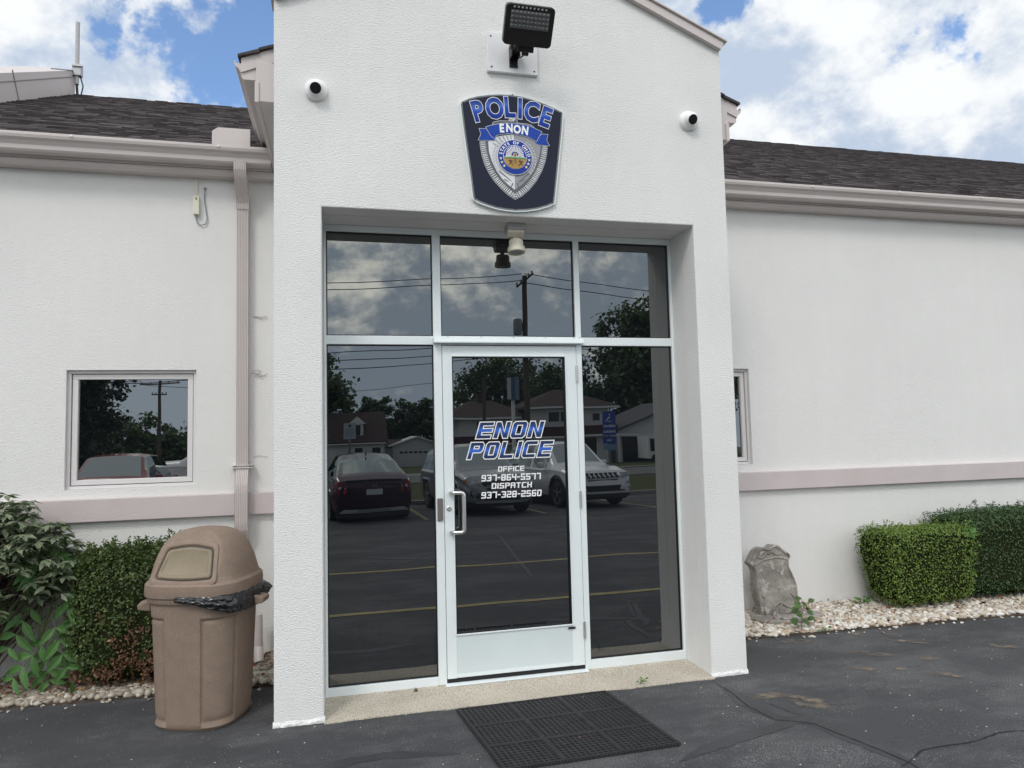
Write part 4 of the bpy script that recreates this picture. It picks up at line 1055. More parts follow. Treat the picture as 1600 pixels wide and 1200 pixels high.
# whip antenna at the hip
ax, ay, az = up(121, 147, y=5.04); tz = up(120.5, 35, y=5.04)[2]
an = empty('antenna', (ax, ay, az), 'thin pale whip antenna standing at the left end of the roof ridge', 'antenna')
sub(MB().tube([(ax-.01, ay, az+.12), (ax-.01, ay, tz)], .024, 10).build('mast', mat('fibreglass', (.42, .42, .42), .5)), an)
mb = MB().box(ax-.055, ax+.045, ay-.04, ay+.04, az+.22, az+.36); mb.tube([(ax-.05, ay-.045, az+.33), (ax+.07, ay-.045, az+.33)], .012, 8); sub(mb.build('clamp', mat('galvanised', (.36, .37, .38), .45, metal=.5), bevel=.004), an)
mb = MB().tube([(ax-.02, ay, az+.25), (ax+.005, ay, az-.08)], .015, 8); mb.tube([(ax+.02, ay, az+.25), (ax+.06, ay, az+.1), (ax+.03, ay, az-.06)], .008, 8); sub(mb.build('lead', DARKMETAL), an)

# loose threads of cobweb and dried vine in the corner by the downspout
mb = MB(); r_ = random.Random(5)
for k in range(9):
    x = -1.755+r_.random()*.05; z = r_.choice((2.10, 2.07, 2.045, 2.50, 1.45)); p = Vector((x, W-.006, z)); pts = [p]
    a = r_.uniform(-1, 1)
    for j in range(6): a += r_.uniform(-.9, .9); p = p+Vector((abs(math.cos(a))*.020, 0, math.sin(a)*.008)); pts.append(p)
    mb.tube(pts, .0011, 4)
tag(mb.build('dried_vine', mat('vine', (.13, .09, .06), .9)), 'wispy dried vine and cobweb clinging to the wall beside the downspout', 'dried vine')

# ------------------------------------------------------------------ rubber mat
RUB = mat('black_rubber', (.028, .028, .030), .62, spec=.4, var=.25, vscale=18)
def rubber_mat():
    mb = MB(); NX, NY = 10, 9; pw = .303; ph = .262; t = .010; z1 = .013; z0 = .003
    A = Vector((-.462, -.07)); 
    ux = Vector((1, .02)).normalized(); uy = Vector((.125, -1)).normalized()
    def W_(a, b): p = A+ux*a+uy*b; return p.x, p.y
    for I in range(3):
        for J in range(3):
            rim = .011
            for i in range(NX):
                for j in range(NY):
                    cw = (pw-2*rim)/NX; chh = (ph-2*rim)/NY; x0 = I*pw+rim+i*cw; y0 = J*ph+rim+j*chh; cx_, cy_ = x0+cw/2, y0+chh/2
                    cor = [(x0, y0), (x0+cw, y0), (x0+cw, y0+chh), (x0, y0+chh)]; n = 8
                    ring = [(cx_+cw*.43*math.cos(math.pi/4*(k+.5)-math.pi*.75-math.pi/4), cy_+chh*.40*math.sin(math.pi/4*(k+.5)-math.pi*.75-math.pi/4)) for k in range(n)]
                    k0 = len(mb.v)
                    mb.v += [(*W_(*c), z1-.002*0) for c in cor]+[(*W_(*c), z1) for c in ring]+[(*W_(*c), z0) for c in ring]
                    # top face between square and hole, one quad + two triangles per side
                    for c in range(4):
                        a, b = k0+c, k0+(c+1) % 4; r0, r1, r2 = k0+4+(2*c) % n, k0+4+(2*c+1) % n, k0+4+(2*c+2) % n
                        mb.f.append((a, r0, r1)); mb.f.append((a, r1, b)); mb.f.append((b, r1, r2))
                    for k in range(n): a, b = k0+4+k, k0+4+(k+1) % n; mb.f.append((a, b, b+n, a+n))
            x0, x1, y0, y1 = I*pw, (I+1)*pw, J*ph, (J+1)*ph; zt = .0165
            for (a, b, c, d) in ((x0+.001, x1-.001, y0+.001, y0+rim), (x0+.001, x1-.001, y1-rim, y1-.001), (x0+.001, x0+rim, y0+rim, y1-rim), (x1-rim, x1-.001, y0+rim, y1-rim)):
                k = len(mb.v); q = [(a, c), (b, c), (b, d), (a, d)]
                mb.v += [(*W_(*c_), z0-.002) for c_ in q]+[(*W_(*c_), zt) for c_ in q]; mb.f += [(k+4, k+5, k+6, k+7), (k, k+1, k+5, k+4), (k+1, k+2, k+6, k+5), (k+2, k+3, k+7, k+6), (k+3, k, k+4, k+7)]
    # little interlocking teeth round the edge
    for s in range(54):
        u = .909*s/54+.004; w = .786*s/54+.004
        for (a, b, c, d) in ((u, u+.009, .786, .794), (.909, .917, w, w+.008), (-.008, 0, w, w+.008)):
            k = len(mb.v); q = [(a, c), (b, c), (b, d), (a, d)]; mb.v += [(*W_(*c_), z0) for c_ in q]+[(*W_(*c_), .013) for c_ in q]
            mb.f += [(k+4, k+5, k+6, k+7), (k, k+1, k+5, k+4), (k+1, k+2, k+6, k+5), (k+2, k+3, k+7, k+6), (k+3, k, k+4, k+7)]
    o = mb.build('rubber_mat', RUB)
    bm = bmesh.new(); bm.from_mesh(o.data); bmesh.ops.recalc_face_normals(bm, faces=bm.faces); bm.to_mesh(o.data); bm.free()
    tag(o, 'black perforated rubber mat lying on the asphalt before the door', 'door mat')
rubber_mat()
mb = MB()
for (u, v) in ((870, 1148), (905, 1156), (882, 1166), (912, 1092), (650, 1078), (905, 1060)):
    p = up(u, v, z=.012); k = random.random()*3; mb.add([(p[0], p[1], .019), (p[0]+.012*math.cos(k), p[1]+.012*math.sin(k), .022), (p[0]+.02*math.cos(k+.5), p[1]+.02*math.sin(k+.5), .019), (p[0]+.010*math.cos(k+1), p[1]+.01*math.sin(k+1), .024)], [(0, 1, 2, 3)])
tag(mb.build('leaf_litter', LEAFLITTER), kind='stuff')
q = up(650, 1078, z=.02); tag(autosmooth(MB().lathe([(.001, 0), (.010, .004), (.012, .011), (.008, .019), (.001, .022)], 12, Matrix.Translation((q[0], q[1], .008))).build('small_stone', mat('dark_stone', (.10, .09, .085), .8)), 80), 'little dark stone on the doorstep by the left pane', 'stone')

# ------------------------------------------------------------------ litter bin
BROWN_P = mat('bin_plastic', (.222, .163, .124), .65, spec=.35, var=.10, vscale=14, bump=.0009, bscale=150, speck=((240, .63, (.33, .26, .21)), (210, .66, (.12, .085, .065))))
BROWN_F = mat('bin_flap_plastic', (.215, .172, .112), .6, var=.14, vscale=9, bump=.0006, bscale=150, speck=((240, .63, (.30, .25, .18)),))
bx, by = -1.872, .300
binr = empty('litter_bin', (bx, by, 0), 'tall brown domed litter bin with black bag showing under its lid', 'litter bin')
BR = rad(-135)                                # opening faces towards the left front
def sq(a, n=3.0): c, s = abs(math.cos(a)), abs(math.sin(a)); return 1/((c**n+s**n)**(1/n))
FACE = math.atan2(-math.cos(rad(19)), -math.sin(rad(19))) # opening direction
def binpt(a, r, z, n=3.2):
    r *= .945; rr = r*sq(a, n); d = a+FACE; return Vector((bx+rr*math.cos(d), by+rr*math.sin(d), z))
K = 320
def bin_body():
    mb = MB(); zl = [0, .006, .02, .05, .08]+[.044, .050, .056]+[.08+.012*i for i in range(1, 43)]+[.590, .597, .603, .609, .62, .65]; zl = [z for z in sorted(set(zl)) if z < .69]+[.69, .705, .712]
    for z in zl:
        r = .243+.028*min(z, .69)/.69
        if z < .02: r -= .014*(1-z/.02)
        for k in range(K):
            a = 2*math.pi*k/K; aa = (a-math.pi/4) % (math.pi/2)-math.pi/4          # panels centred on the corners' faces
            ap = ((a % (math.pi/2))-math.pi/4)
            e = min((.36-abs(ap))*.24, z-.045, .60-z)            # metres inside the panel outline
            inset = 0 if e < -.006 else (.011*(1-abs(e)/.006) if abs(e) < .006 and e < 0 else (.011 if e < .008 else max(.004, .011-(e-.008)*.7)) if e >= 0 else 0)
            mb.v.append(tuple(binpt(a, r-inset, z)))
    for j in range(len(zl)-1):
        for k in range(K): a = j*K+k; b = j*K+(k+1) % K; mb.f.append((a, b, b+K, a+K))
    mb.f.append(tuple(range(K-1, -1, -1)))
    o = mb.build('body', BROWN_P); autosmooth(o, 50); sub(o, binr)
    # rolled rim and carry lugs
    mb = MB(); zr = [(.272, .690), (.283, .688), (.288, .698), (.288, .722), (.280, .728), (.268, .726)]
    for r, z in zr:
        for k in range(K): mb.v.append(tuple(binpt(2*math.pi*k/K, r, z)))
    for j in range(len(zr)-1):
        for k in range(K): a = j*K+k; b = j*K+(k+1) % K; mb.f.append((a, b, b+K, a+K))
    o = mb.build('rim', BROWN_P); autosmooth(o, 50); sub(o, binr)
    for ang in (rad(-12)-FACE, rad(-176)-FACE):
        d = binpt(ang, .283, .68)-Vector((bx, by, .68)); d.normalize(); n = Vector((-d.y, d.x, 0)); c = Vector((bx, by, 0))+d*.300*1.04
        mb = MB(); V = []
        for (o_, z) in ((-.03, .628), (.036, .640), (.040, .668), (-.03, .690)):
            for s in (-.055, .055): V.append(tuple(c+d*o_+n*s+Vector((0, 0, z))))
        mb.add(V, [(0, 1, 3, 2), (2, 3, 5, 4), (4, 5, 7, 6), (6, 7, 1, 0), (0, 2, 4, 6), (1, 7, 5, 3)]); sub(mb.build('lug', BROWN_P, bevel=.006), binr)
bin_body()
# lid: flared skirt, shoulder, dome cut by the sloping mouth
FD = Vector((math.cos(FACE), math.sin(FACE), 0)); FN = Vector((-FD.y, FD.x, 0))
PL = Vector((bx, by, 0))+FD*.246+Vector((0, 0, .80)); tilt = rad(27)       # mouth plane, leaning back
PN = (FD*math.cos(tilt)+Vector((0, 0, 1))*math.sin(tilt)).normalized(); PU = PN.cross(FN).normalized()
if PU.z < 0: PU = -PU
def lid():
    prof = [(.292, .722), (.299, .724), (.302, .755), (.299, .788), (.290, .798), (.283, .803)]
    dome = [(.277, .825, 3.0), (.270, .86, 2.9), (.259, .90, 2.9), (.245, .94, 2.8), (.227, .98, 2.8), (.204, 1.014, 2.7), (.172, 1.046, 2.6), (.128, 1.066, 2.4), (.075, 1.076, 2.2), (.03, 1.079, 2.1)]
    rings = [(r, z, 3.2) for r, z in prof]+dome
    # refine
    fine = []
    for i in range(len(rings)-1):
        m_ = 1 if i < 5 else 4
        for j in range(m_): t = j/m_; fine.append(tuple(a*(1-t)+b*t for a, b in zip(rings[i], rings[i+1])))
    fine.append(rings[-1]); mb = MB(); KK = 200
    for (r, z, n) in fine:
        for k in range(KK):
            p = binpt(2*math.pi*k/KK, r, z, n)
            d = (p-PL).dot(PN)
            if d > 0 and z > .80: p = p-PN*d*.999
            mb.v.append(tuple(p))
    for j in range(len(fine)-1):
        for k in range(KK): a = j*KK+k; b = j*KK+(k+1) % KK; mb.f.append((a, b, b+KK, a+KK))
    mb.f.append(tuple((len(fine)-1)*KK+k for k in range(KK)))
    o = mb.build('lid', BROWN_P); autosmooth(o, 32); sub(o, binr); return o
lid_o = lid()
def onplane(a, b, c=0): return PL+FN*a+PU*b+PN*c
def rpoly(w0, w1, h0, h1, r, bow=0):
    """trapezoid mouth outline with rounded corners and a bowed top"""
    cs = [(-w0, h0), (w0, h0), (w1, h1), (-w1, h1)]; out = []
    for i in range(4):
        p0, p1, p2 = Vector(cs[i-1]), Vector(cs[i]), Vector(cs[(i+1) % 4]); a = (p0-p1).normalized(); b = (p2-p1).normalized()
        s, e = p1+a*r, p1+b*r
        for t in [k/5 for k in range(6)]: out.append(s*(1-t)**2+p1*2*t*(1-t)+e*t*t)
        if i in (0, 2):
            for t in (.2, .35, .5, .65, .8): 
                q = e.lerp(p2-b*r, t); q.y += bow*math.sin(math.pi*t)*(1 if i == 2 else -.6); out.append(q)
    return out
def loft(name, loops, m, cap_end=True):
    mb = MB(); n = len(loops[0])
    for lp in loops: mb.v += [tuple(p) for p in lp]
    for j in range(len(loops)-1):
        for k in range(n): a = j*n+k; b = j*n+(k+1) % n; mb.f.append((a, b, b+n, a+n))
    if cap_end: mb.f.append(tuple((len(loops)-1)*n+k for k in range(n)))
    o = mb.build(name, m); bm = bmesh.new(); bm.from_mesh(o.data); bmesh.ops.recalc_face_normals(bm, faces=bm.faces); bm.to_mesh(o.data); bm.free(); autosmooth(o, 35); return sub(o, lid_o)
def rp(k, c): # outline grown by k at height c above the plane
    base = rpoly(.168, .136, .018, .20, .03, .014); cx_, cz_ = 0, .108
    return [onplane(p.x*(1+k/.17), cz_+(p.y-cz_)*(1+k/.095), c) for p in base]
loft('mouth_frame', [rp(.030, -.004), rp(.028, .008), rp(.018, .013), rp(.006, .012), rp(.0, .006), rp(-.002, -.012)], BROWN_P, False)
loft('mouth_gap', [rp(-.001, -.002), rp(-.004, .0012)], BLACK)
loft('flap', [rp(-.008, -.006), rp(-.010, .007), rp(-.016, .012), rp(-.026, .012), rp(-.034, .006)], BROWN_F)
mb = MB()
for (z, a0, a1) in ((.975, 60, 80), (.962, 56, 81), (.945, 62, 84), (.935, 58, 76)):
    pts = []
    for i in range(7): 
        a = rad(a0+(a1-a0)*i/6); r = .217+.000+(.98-z)*.62; p = binpt(a, r, z, 2.6); pts.append(p+(p-Vector((bx, by, p.z))).normalized()*.001)
    mb.tube(pts, .0022, 5)
sub(mb.build('moulded_marks', BROWN_P), binr)
# bin bag squeezed out between rim and lid on the right
def bag():
    mb = MB(); a0, a1 = rad(-4), rad(158); n = 150; m_ = 20
    for i in range(n+1):
        t = i/n; a = a0+(a1-a0)*t; env = min(1, t*3.2)*1.0; dens = .35+.65*min(1, t*1.6)
        for j in range(m_+1):
            s = j/m_
            z = .738-(.034+.082*env*math.sin(min(1., t*1.5)*math.pi*.62))*s*(1+.12*noise.noise(Vector((a*6, 0, 3))))
            bul = .295+.026*math.sin(s*math.pi)*dens+.010*s
            w = noise.noise(Vector((a*7+s*2, s*3.5, 0)))*.020+noise.noise(Vector((a*18, s*7+a*5, 4)))*.011+abs(noise.noise(Vector((a*11-s*5, s*4, 9))))*.012
            if t > .55: w += .024*(t-.55)*2*math.sin(s*math.pi)*(1+noise.noise(Vector((a*9, s*6, 2))))
            r = bul+w*dens*math.sin(min(1, s*1.4+.12)*math.pi*.62)
            p = binpt(a, max(r, .289), z+noise.noise(Vector((a*13, s*5, 5)))*.006*dens, 3.2)
            mb.v.append(tuple(p))
    for i in range(n):
        for j in range(m_): q = i*(m_+1)+j; mb.f.append((q, q+1, q+m_+2, q+m_+1))
    # bunched knot
    o = mb.build('bin_bag', mat('black_bag_film', (.008, .008, .010), .16, spec=.6)); s = o.modifiers.new('s', 'SOLIDIFY'); s.thickness = .0008; autosmooth(o, 70); tag(o, 'crumpled black bin bag hanging out between the bin and its lid', 'bin bag'); return o
bag()

# ------------------------------------------------------------------ weathered headstone shaped garden stone
STONE = mat('weathered_stone', (.265, .245, .22), .9, spec=.2, var=.42, vscale=7, bump=.014, bscale=28, speck=((16, .60, (.40, .38, .35)), (9, .66, (.10, .085, .07))))
hs_ = empty('garden_stone', (2.36, 1.03, 0), 'weathered blank grey headstone shaped stone leaning by the wall on the pebbles', 'stone marker')
prof_l = [(.165, .0), (.170, .09), (.180, .17), (.182, .22), (.166, .30), (.152, .36), (.160, .41), (.184, .445), (.160, .478), (.125, .518), (.088, .548), (.05, .556), (.014, .540)]
sil = [(x, z) for x, z in prof_l]+[(-x, z) for x, z in prof_l[::-1]]
def fine_poly(poly, it=2):
    pts = [Vector(p) for p in poly]; n = len(pts); out = []
    for i in range(n):
        p0, p1, p2, p3 = pts[i-1], pts[i], pts[(i+1) % n], pts[(i+2) % n]
        if i in (n-1,): out.append(p1); continue
        for k in range(it+1):
            t = k/(it+1); out.append(.5*((2*p1)+(p2-p0)*t+(2*p0-5*p1+4*p2-p3)*t*t+(3*p1-p0-3*p2+p3)*t**3))
    return out
SP = fine_poly(sil, 2)
MS = Matrix.Translation((2.405, 1.06, .045)) @ Matrix.Rotation(rad(-4), 4, 'Z') @ Matrix.Rotation(rad(-8), 4, 'Y') @ Matrix.Rotation(rad(-5), 4, 'X')
def stone_loop(k, y): c = Vector((0, .29)); return [MS @ Vector((c.x+(p.x-c.x)*(1-k/.2), y, c.y+(p.y-c.y)*(1-k/.31) if p.y > .02 else p.y)) for p in SP]
def stone_build():
    loops = [stone_loop(0, .055), stone_loop(0, -.035), stone_loop(.006, -.050), stone_loop(.020, -.053), stone_loop(.026, -.046), stone_loop(.034, -.044)]
    mb = MB(); n = len(SP)
    mb.v += [tuple(p) for lp in loops for p in lp]
    for j in range(len(loops)-1):
        for k in range(n): a = j*n+k; b = j*n+(k+1) % n; mb.f.append((a, b, b+n, a+n))
    mb.f.append(tuple(range(n))); mb.f.append(tuple((len(loops)-1)*n+k for k in range(n)))
    o = mb.build('slab', STONE); bm = bmesh.new(); bm.from_mesh(o.data); bmesh.ops.recalc_face_normals(bm, faces=bm.faces); bm.to_mesh(o.data); bm.free(); sub(o, hs_)
    # carved pediment and scrolls
    mb = MB()
    def carve(pts, r): sub(MB().tube([MS @ Vector((x, -.047, z)) for x, z in pts], r, 8).build('carving', STONE), hs_)
    carve([(-.150, .425), (-.10, .445), (-.05, .455), (0, .455), (.05, .455), (.10, .442), (.150, .420)], .007)
    carve([(-.11, .485), (-.08, .47), (-.05, .48), (-.02, .505), (0, .49), (.02, .505), (.05, .48), (.08, .47), (.11, .485)], .006)
    for sg in (-1, 1): carve([(sg*.14, .02), (sg*.145, .10), (sg*.115, .15), (sg*.14, .18)], .009)
    carve([(-.09, .02), (-.05, .08), (0, .10), (.05, .06), (.10, .03)], .010); carve([(-.02, .02), (.0, .07), (.05, .12)], .008)
    mb = MB(); pl = [(2.14, .86), (2.42, .80), (2.72, .90), (2.74, 1.02), (2.62, 1.12), (2.18, 1.12), (2.10, 1.0)]
    n = len(pl); mb.add([(x, y, .0) for x, y in pl]+[(x, y, .052) for x, y in pl], [tuple(range(n, 2*n)), tuple(range(n-1, -1, -1))]+[(i, (i+1) % n, (i+1) % n+n, i+n) for i in range(n)])
    sub(mb.build('base', STONE, bevel=.012, seg=3), hs_)
stone_build()

# ------------------------------------------------------------------ planting
BOXLEAF = leafmat('boxwood_leaf', (.030, .055, .015), (.10, .145, .035), (.20, .24, .08))
YEWLEAF = leafmat('lime_hedge_leaf', (.085, .15, .028), (.21, .31, .055), (.30, .37, .10))
DARKLEAF = leafmat('dark_hedge_leaf', (.03, .075, .025), (.08, .15, .052), (.14, .20, .07))
DEADLEAF = leafmat('dead_leaf', (.13, .065, .035), (.34, .20, .12))
SHRUBLEAF = leafmat('shrub_leaf', (.11, .15, .085), (.23, .27, .17), (.33, .33, .2))
SAPLEAF = leafmat('sapling_leaf', (.07, .19, .045), (.14, .30, .075), rough=.4, trans=.35)
SAPLEAF2 = leafmat('sapling_leaf_dark', (.065, .16, .04), (.12, .25, .07), rough=.45)
TWIG = mat('twig', (.085, .06, .045), .9)
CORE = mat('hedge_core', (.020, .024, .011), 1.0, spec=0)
def fbm(p, s): return noise.noise(Vector(p)*s)+.5*noise.noise(Vector(p)*s*2.1)
def hedge(name, label, cx, cy, z0, z1, rx, ry, n, leaf, size, taper=.85, power=4.5, rough=.06, group=None, spikes=0, dead=None, seedz=0, rot=0):
    t = empty(name, (cx, cy, 0), label, 'hedge' if 'hedge' in name else 'bush', group)
    hz = (z1-z0)/2; cz = (z0+z1)/2; pos = []; nr = []; dpos = []; dn = []
    cr, sr = math.cos(rot), math.sin(rot)
    def surf(d, depth=0):
        c = (abs(d.x)**power+abs(d.y)**power+abs(d.z)**power)**(-1/power)
        q = Vector((d.x*c, d.y*c, d.z*c)); 
        f = 1+rough*fbm((d.x*2, d.y*2, d.z*2+seedz), 1.6)+rough*.7*fbm((d.x*6, d.y*6, d.z*6+seedz), 1.3)
        q *= f*(1-depth); w = taper+(1-taper)*(q.z*.5+.5)
        x, y = q.x*rx*w, q.y*ry*w
        return Vector((cx+x*cr-y*sr, cy+x*sr+y*cr, cz+q.z*hz)), q
    for _ in range(n):
        # boxy sampling over the six faces
        ax_ = random.choices((0, 1, 2), (ry*hz, rx*hz, rx*ry))[0]; p = [random.uniform(-1, 1) for _ in range(3)]; p[ax_] = random.choice((-1, 1)) if ax_ != 2 else (1 if random.random() < .8 else -1)
        d = Vector(p).normalized(); w, q = surf(d, max(0, random.gauss(.035, .045)))
        if w.y > W-.01: continue
        nn = Vector((q.x**3/rx, q.y**3/ry, q.z**3/hz+.15)).normalized()
        if dead and dead(w): dpos.append(w[:]); dn.append(nn[:])
        else: pos.append(w[:]); nr.append(nn[:])
    for _ in range(spikes):
        d = Vector((random.uniform(-1, 1), random.uniform(-1, .6), 1)).normalized(); w, q = surf(d)
        L_ = random.uniform(.02, .075); dr = Vector((random.gauss(0, .25), random.gauss(0, .25), 1)).normalized()
        for k in range(int(L_/.0045)): a = k*2.4; pos.append((w+dr*(k*.0045))[:]); nr.append((math.cos(a), math.sin(a), .8))
    sub(leafmesh('foliage', pos, nr, size, leaf, aspect=.55, jitter=.55), t)
    if dpos: sub(leafmesh('dead_foliage', dpos, dn, size*1.05, DEADLEAF, aspect=.55, jitter=.8), t)
    # closed opaque core, the plant's inner shade put into its dark colour; then stems
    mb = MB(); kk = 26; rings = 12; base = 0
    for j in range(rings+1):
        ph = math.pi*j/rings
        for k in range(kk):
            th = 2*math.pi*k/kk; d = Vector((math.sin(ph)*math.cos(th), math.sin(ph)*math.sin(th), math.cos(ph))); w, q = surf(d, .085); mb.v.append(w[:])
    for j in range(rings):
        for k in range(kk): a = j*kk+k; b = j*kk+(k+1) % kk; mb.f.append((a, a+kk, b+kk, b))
    sub(mb.build('shade_core', CORE), t)
    mb = MB()
    for k in range(14):
        a = random.uniform(0, 6.28); r = random.uniform(.02, .5); p0 = Vector((cx+rx*.25*math.cos(a), cy+ry*.25*math.sin(a), 0)); p1 = Vector((cx+rx*taper*r*math.cos(a)*1.4, cy+ry*taper*r*math.sin(a)*1.4, z0+.12)); mb.tube([p0, p0.lerp(p1, .5)+Vector((0, 0, .01)), p1], .008, 6, .005)
    sub(mb.build('stem', TWIG), t); return t
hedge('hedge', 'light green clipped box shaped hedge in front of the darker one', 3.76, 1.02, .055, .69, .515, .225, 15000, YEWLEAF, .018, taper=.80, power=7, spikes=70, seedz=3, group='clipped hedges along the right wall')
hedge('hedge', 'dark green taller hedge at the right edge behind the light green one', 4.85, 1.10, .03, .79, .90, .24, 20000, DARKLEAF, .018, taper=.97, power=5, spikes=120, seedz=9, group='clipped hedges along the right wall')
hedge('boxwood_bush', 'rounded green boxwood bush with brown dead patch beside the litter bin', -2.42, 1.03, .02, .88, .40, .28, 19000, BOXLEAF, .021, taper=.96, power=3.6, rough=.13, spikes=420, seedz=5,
      dead=lambda w: (fbm((w.x*3, w.y*3, w.z*3), 1.4)*.8+fbm((w.x*9, w.y*9, w.z*9), 1.5)*.35+(.40-w.z)*1.7+(w.x+2.5)*.9 > .32) or (w.z < .13))

# shrub of pointed leaves at the left edge
def whorl_shrub():
    t = empty('leafy_shrub', (-3.45, 1.0, 0), 'loose grey green shrub with drooping pointed leaves at the left edge', 'shrub')
    br = MB(); pos = []; nr = []; ud = []; r = random.Random(11); root = Vector((-3.42, 1.02, 0))
    tips = []
    for k in range(270):
        a = r.uniform(0, 6.28); e = r.uniform(-.25, 1.25); R_ = r.uniform(.62, 1.0)
        d = Vector((math.cos(a)*math.cos(e), math.sin(a)*math.cos(e)*.62, math.sin(e))); c = Vector((-3.40, .98, .72)); w = c+Vector((d.x*.68, d.y*.55, d.z*.54))*R_
        if w.y > 1.31: continue
        if w.z < .35 and w.x > -3.3: continue
        tips.append(w)
        m_ = root.lerp(w, .45)+Vector((r.gauss(0, .03), r.gauss(0, .03), .05)); br.tube([root+Vector((r.gauss(0, .04), r.gauss(0, .03), 0)), m_, m_.lerp(w, .6)+Vector((0, 0, .02)), w], .006, 5, .0018)
        for q in range(r.randint(2, 4)):
            c2 = w+Vector((r.gauss(0, .045), r.gauss(0, .04), r.gauss(0, .03)))
            for j in range(r.randint(7, 11)):
                b = r.uniform(0, 6.28); pos.append((c2+Vector((math.cos(b), math.sin(b), 0))*.006)[:]); dn = Vector((math.cos(b), math.sin(b), r.uniform(-.75, .05))); ud.append((dn*1.8)[:]); nr.append(Vector((math.cos(b)*.4, math.sin(b)*.4, 1))[:])
    sub(leafmesh('foliage', pos, nr, .074, SHRUBLEAF, aspect=.42, fold=.35, jitter=.2, updir=ud), t); sub(br.build('branches', TWIG), t)
whorl_shrub()

def leaflet(mb, p, d, n, L_, wd):
    """pointed leaflet folded along its midrib"""
    d = d.normalized(); b = d.cross(n).normalized(); n = b.cross(d); pr = [(0, .02), (.15, .55), (.35, 1), (.6, .85), (.82, .42), (1, .0)]; k = len(mb.v)
    for t, w in pr:
        c = p+d*L_*t-n*(t*t*L_*.22); mb.v += [tuple(c+b*w*wd/2+n*w*wd*.12), tuple(c-n*.0), tuple(c-b*w*wd/2+n*w*wd*.12)]
    for i in range(len(pr)-1):
        a = k+3*i; mb.f += [(a, a+1, a+4, a+3), (a+1, a+2, a+5, a+4)]
def frond(mb, st, p0, d, L_, n_pairs, ll, wd, up_=Vector((0, 0, 1)), droop=.35):
    d = d.normalized(); p = Vector(p0); pts = [p.copy()]; dirs = [d.copy()]
    for k in range(n_pairs+1):
        p = p+d*L_/(n_pairs+1); d = (d+Vector((0, 0, -droop/(n_pairs+1)))).normalized(); pts.append(p.copy()); dirs.append(d.copy())
    st.tube(pts, .0022, 5, .001)
    for k in range(1, n_pairs+1):
        b = dirs[k].cross(up_).normalized(); n = b.cross(dirs[k]).normalized(); s = math.sin(math.pi*(.18+.72*k/(n_pairs+1)))
        for sg in (-1, 1):
            ld = dirs[k]*.55+b*sg+Vector((random.gauss(0, .1), random.gauss(0, .1), random.gauss(-.1, .12))); leaflet(mb, pts[k], ld, n, ll*s*random.uniform(.9, 1.1), wd*s)
    leaflet(mb, pts[-1], dirs[-1], Vector((0, 0, 1)), ll*.85, wd*.85)
def sapling():
    t = empty('sapling', (-3.0, .95, 0), 'bright green sapling with long paired leaflets beside the rounded bush', 'sapling')
    a, b, st = MB(), MB(), MB(); root = Vector((-3.0, .98, 0)); top = Vector((-2.95, .93, .42)); st.tube([root, root.lerp(top, .5)+Vector((.02, 0, 0)), top], .006, 6, .004); r = random.Random(4)
    def U(u, v, y): return Vector(up(u, v, y=y))
    main = [((95, 900), (168, 1000), .84, b), ((90, 940), (160, 960), .86, b), ((80, 960), (100, 1040), .84, a), ((60, 930), (20, 1010), .88, a), ((95, 905), (40, 905), .86, b), ((100, 900), (135, 890), .95, a), ((80, 990), (30, 1060), .86, a), ((70, 900), (90, 870), .97, a), ((60, 985), (150, 1040), .95, a), ((50, 960), (-10, 960), .9, a), ((85, 930), (60, 870), .93, a), ((70, 1000), (75, 1060), .92, a), ((95, 915), (130, 1010), .88, a)]
    for (p, q, y, m_) in main:
        p0 = U(*p, y+.03); p1 = U(*q, y); d = p1-p0
        if d.length < .12: d = d.normalized()*.16
        st.tube([top.lerp(root, r.random()*.5), p0], .003, 5); frond(m_, st, p0, d+Vector((0, 0, .05)), d.length*1.3, 4, .155, .056, up_=Vector((0, -.75, .65)), droop=.12)
    sub(b.build('foliage', SAPLEAF), t); sub(a.build('foliage', SAPLEAF2), t); sub(st.build('stem', mat('green_stem', (.10, .12, .05), .6)), t)
sapling()
def weed(name, label, x, y, h, n, size, m, lobed=True, z=0.0):
    t = empty(name, (x, y, z), label, 'weed'); mb, st = MB(), MB(); r = random.Random(int(x*100)); top = Vector((x+.02, y-.02, z+h)); root = Vector((x, y, z)); st.tube([root, root.lerp(top, .5)+Vector((-.01, 0, 0)), top], .003, 6, .002)
    for k in range(n):
        f = .2+.8*k/max(1, n-1); p = root.lerp(top, f); a = k*2.4+.5; d = Vector((math.cos(a), math.sin(a)*.8, .3+.25*r.random())).normalized(); q = p+d*size*.9*(1.1-f*.3); st.tube([p, q], .0013, 4)
        nrm_ = Vector((math.cos(a)*.3, -.7, .6)).normalized(); s = size*r.uniform(.8, 1.1)
        if lobed:
            for ang in (-70, -32, 0, 32, 70):
                dd = (Matrix.Rotation(rad(ang), 3, nrm_) @ d); leaflet(mb, q, dd, nrm_, s*(1-abs(ang)/190), s*.55)
        else: leaflet(mb, q, d, nrm_, s*1.3, s*.7)
    sub(mb.build('foliage', m), t); sub(st.build('stem', mat('green_stem', (.10, .12, .05), .6)), t)
q = up(1250, 985, z=.02)
weed('maple_seedling', 'small green seedling with lobed leaves before the stone marker', q[0]+.0, q[1]-.02, .24, 12, .055, leafmat('seedling_leaf', (.05, .12, .03), (.12, .20, .06), (.25, .12, .08)))
q = up(1001, 1069, z=.01); weed('weed', 'tiny green weed growing at the front edge of the doorstep', q[0], q[1]+.01, .035, 7, .017, SAPLEAF, False, .005)
q = up(1345, 945, z=.02); weed('weed', 'low green weed in the pebbles left of the light green hedge', q[0], q[1], .05, 10, .04, SAPLEAF2, False, .01)
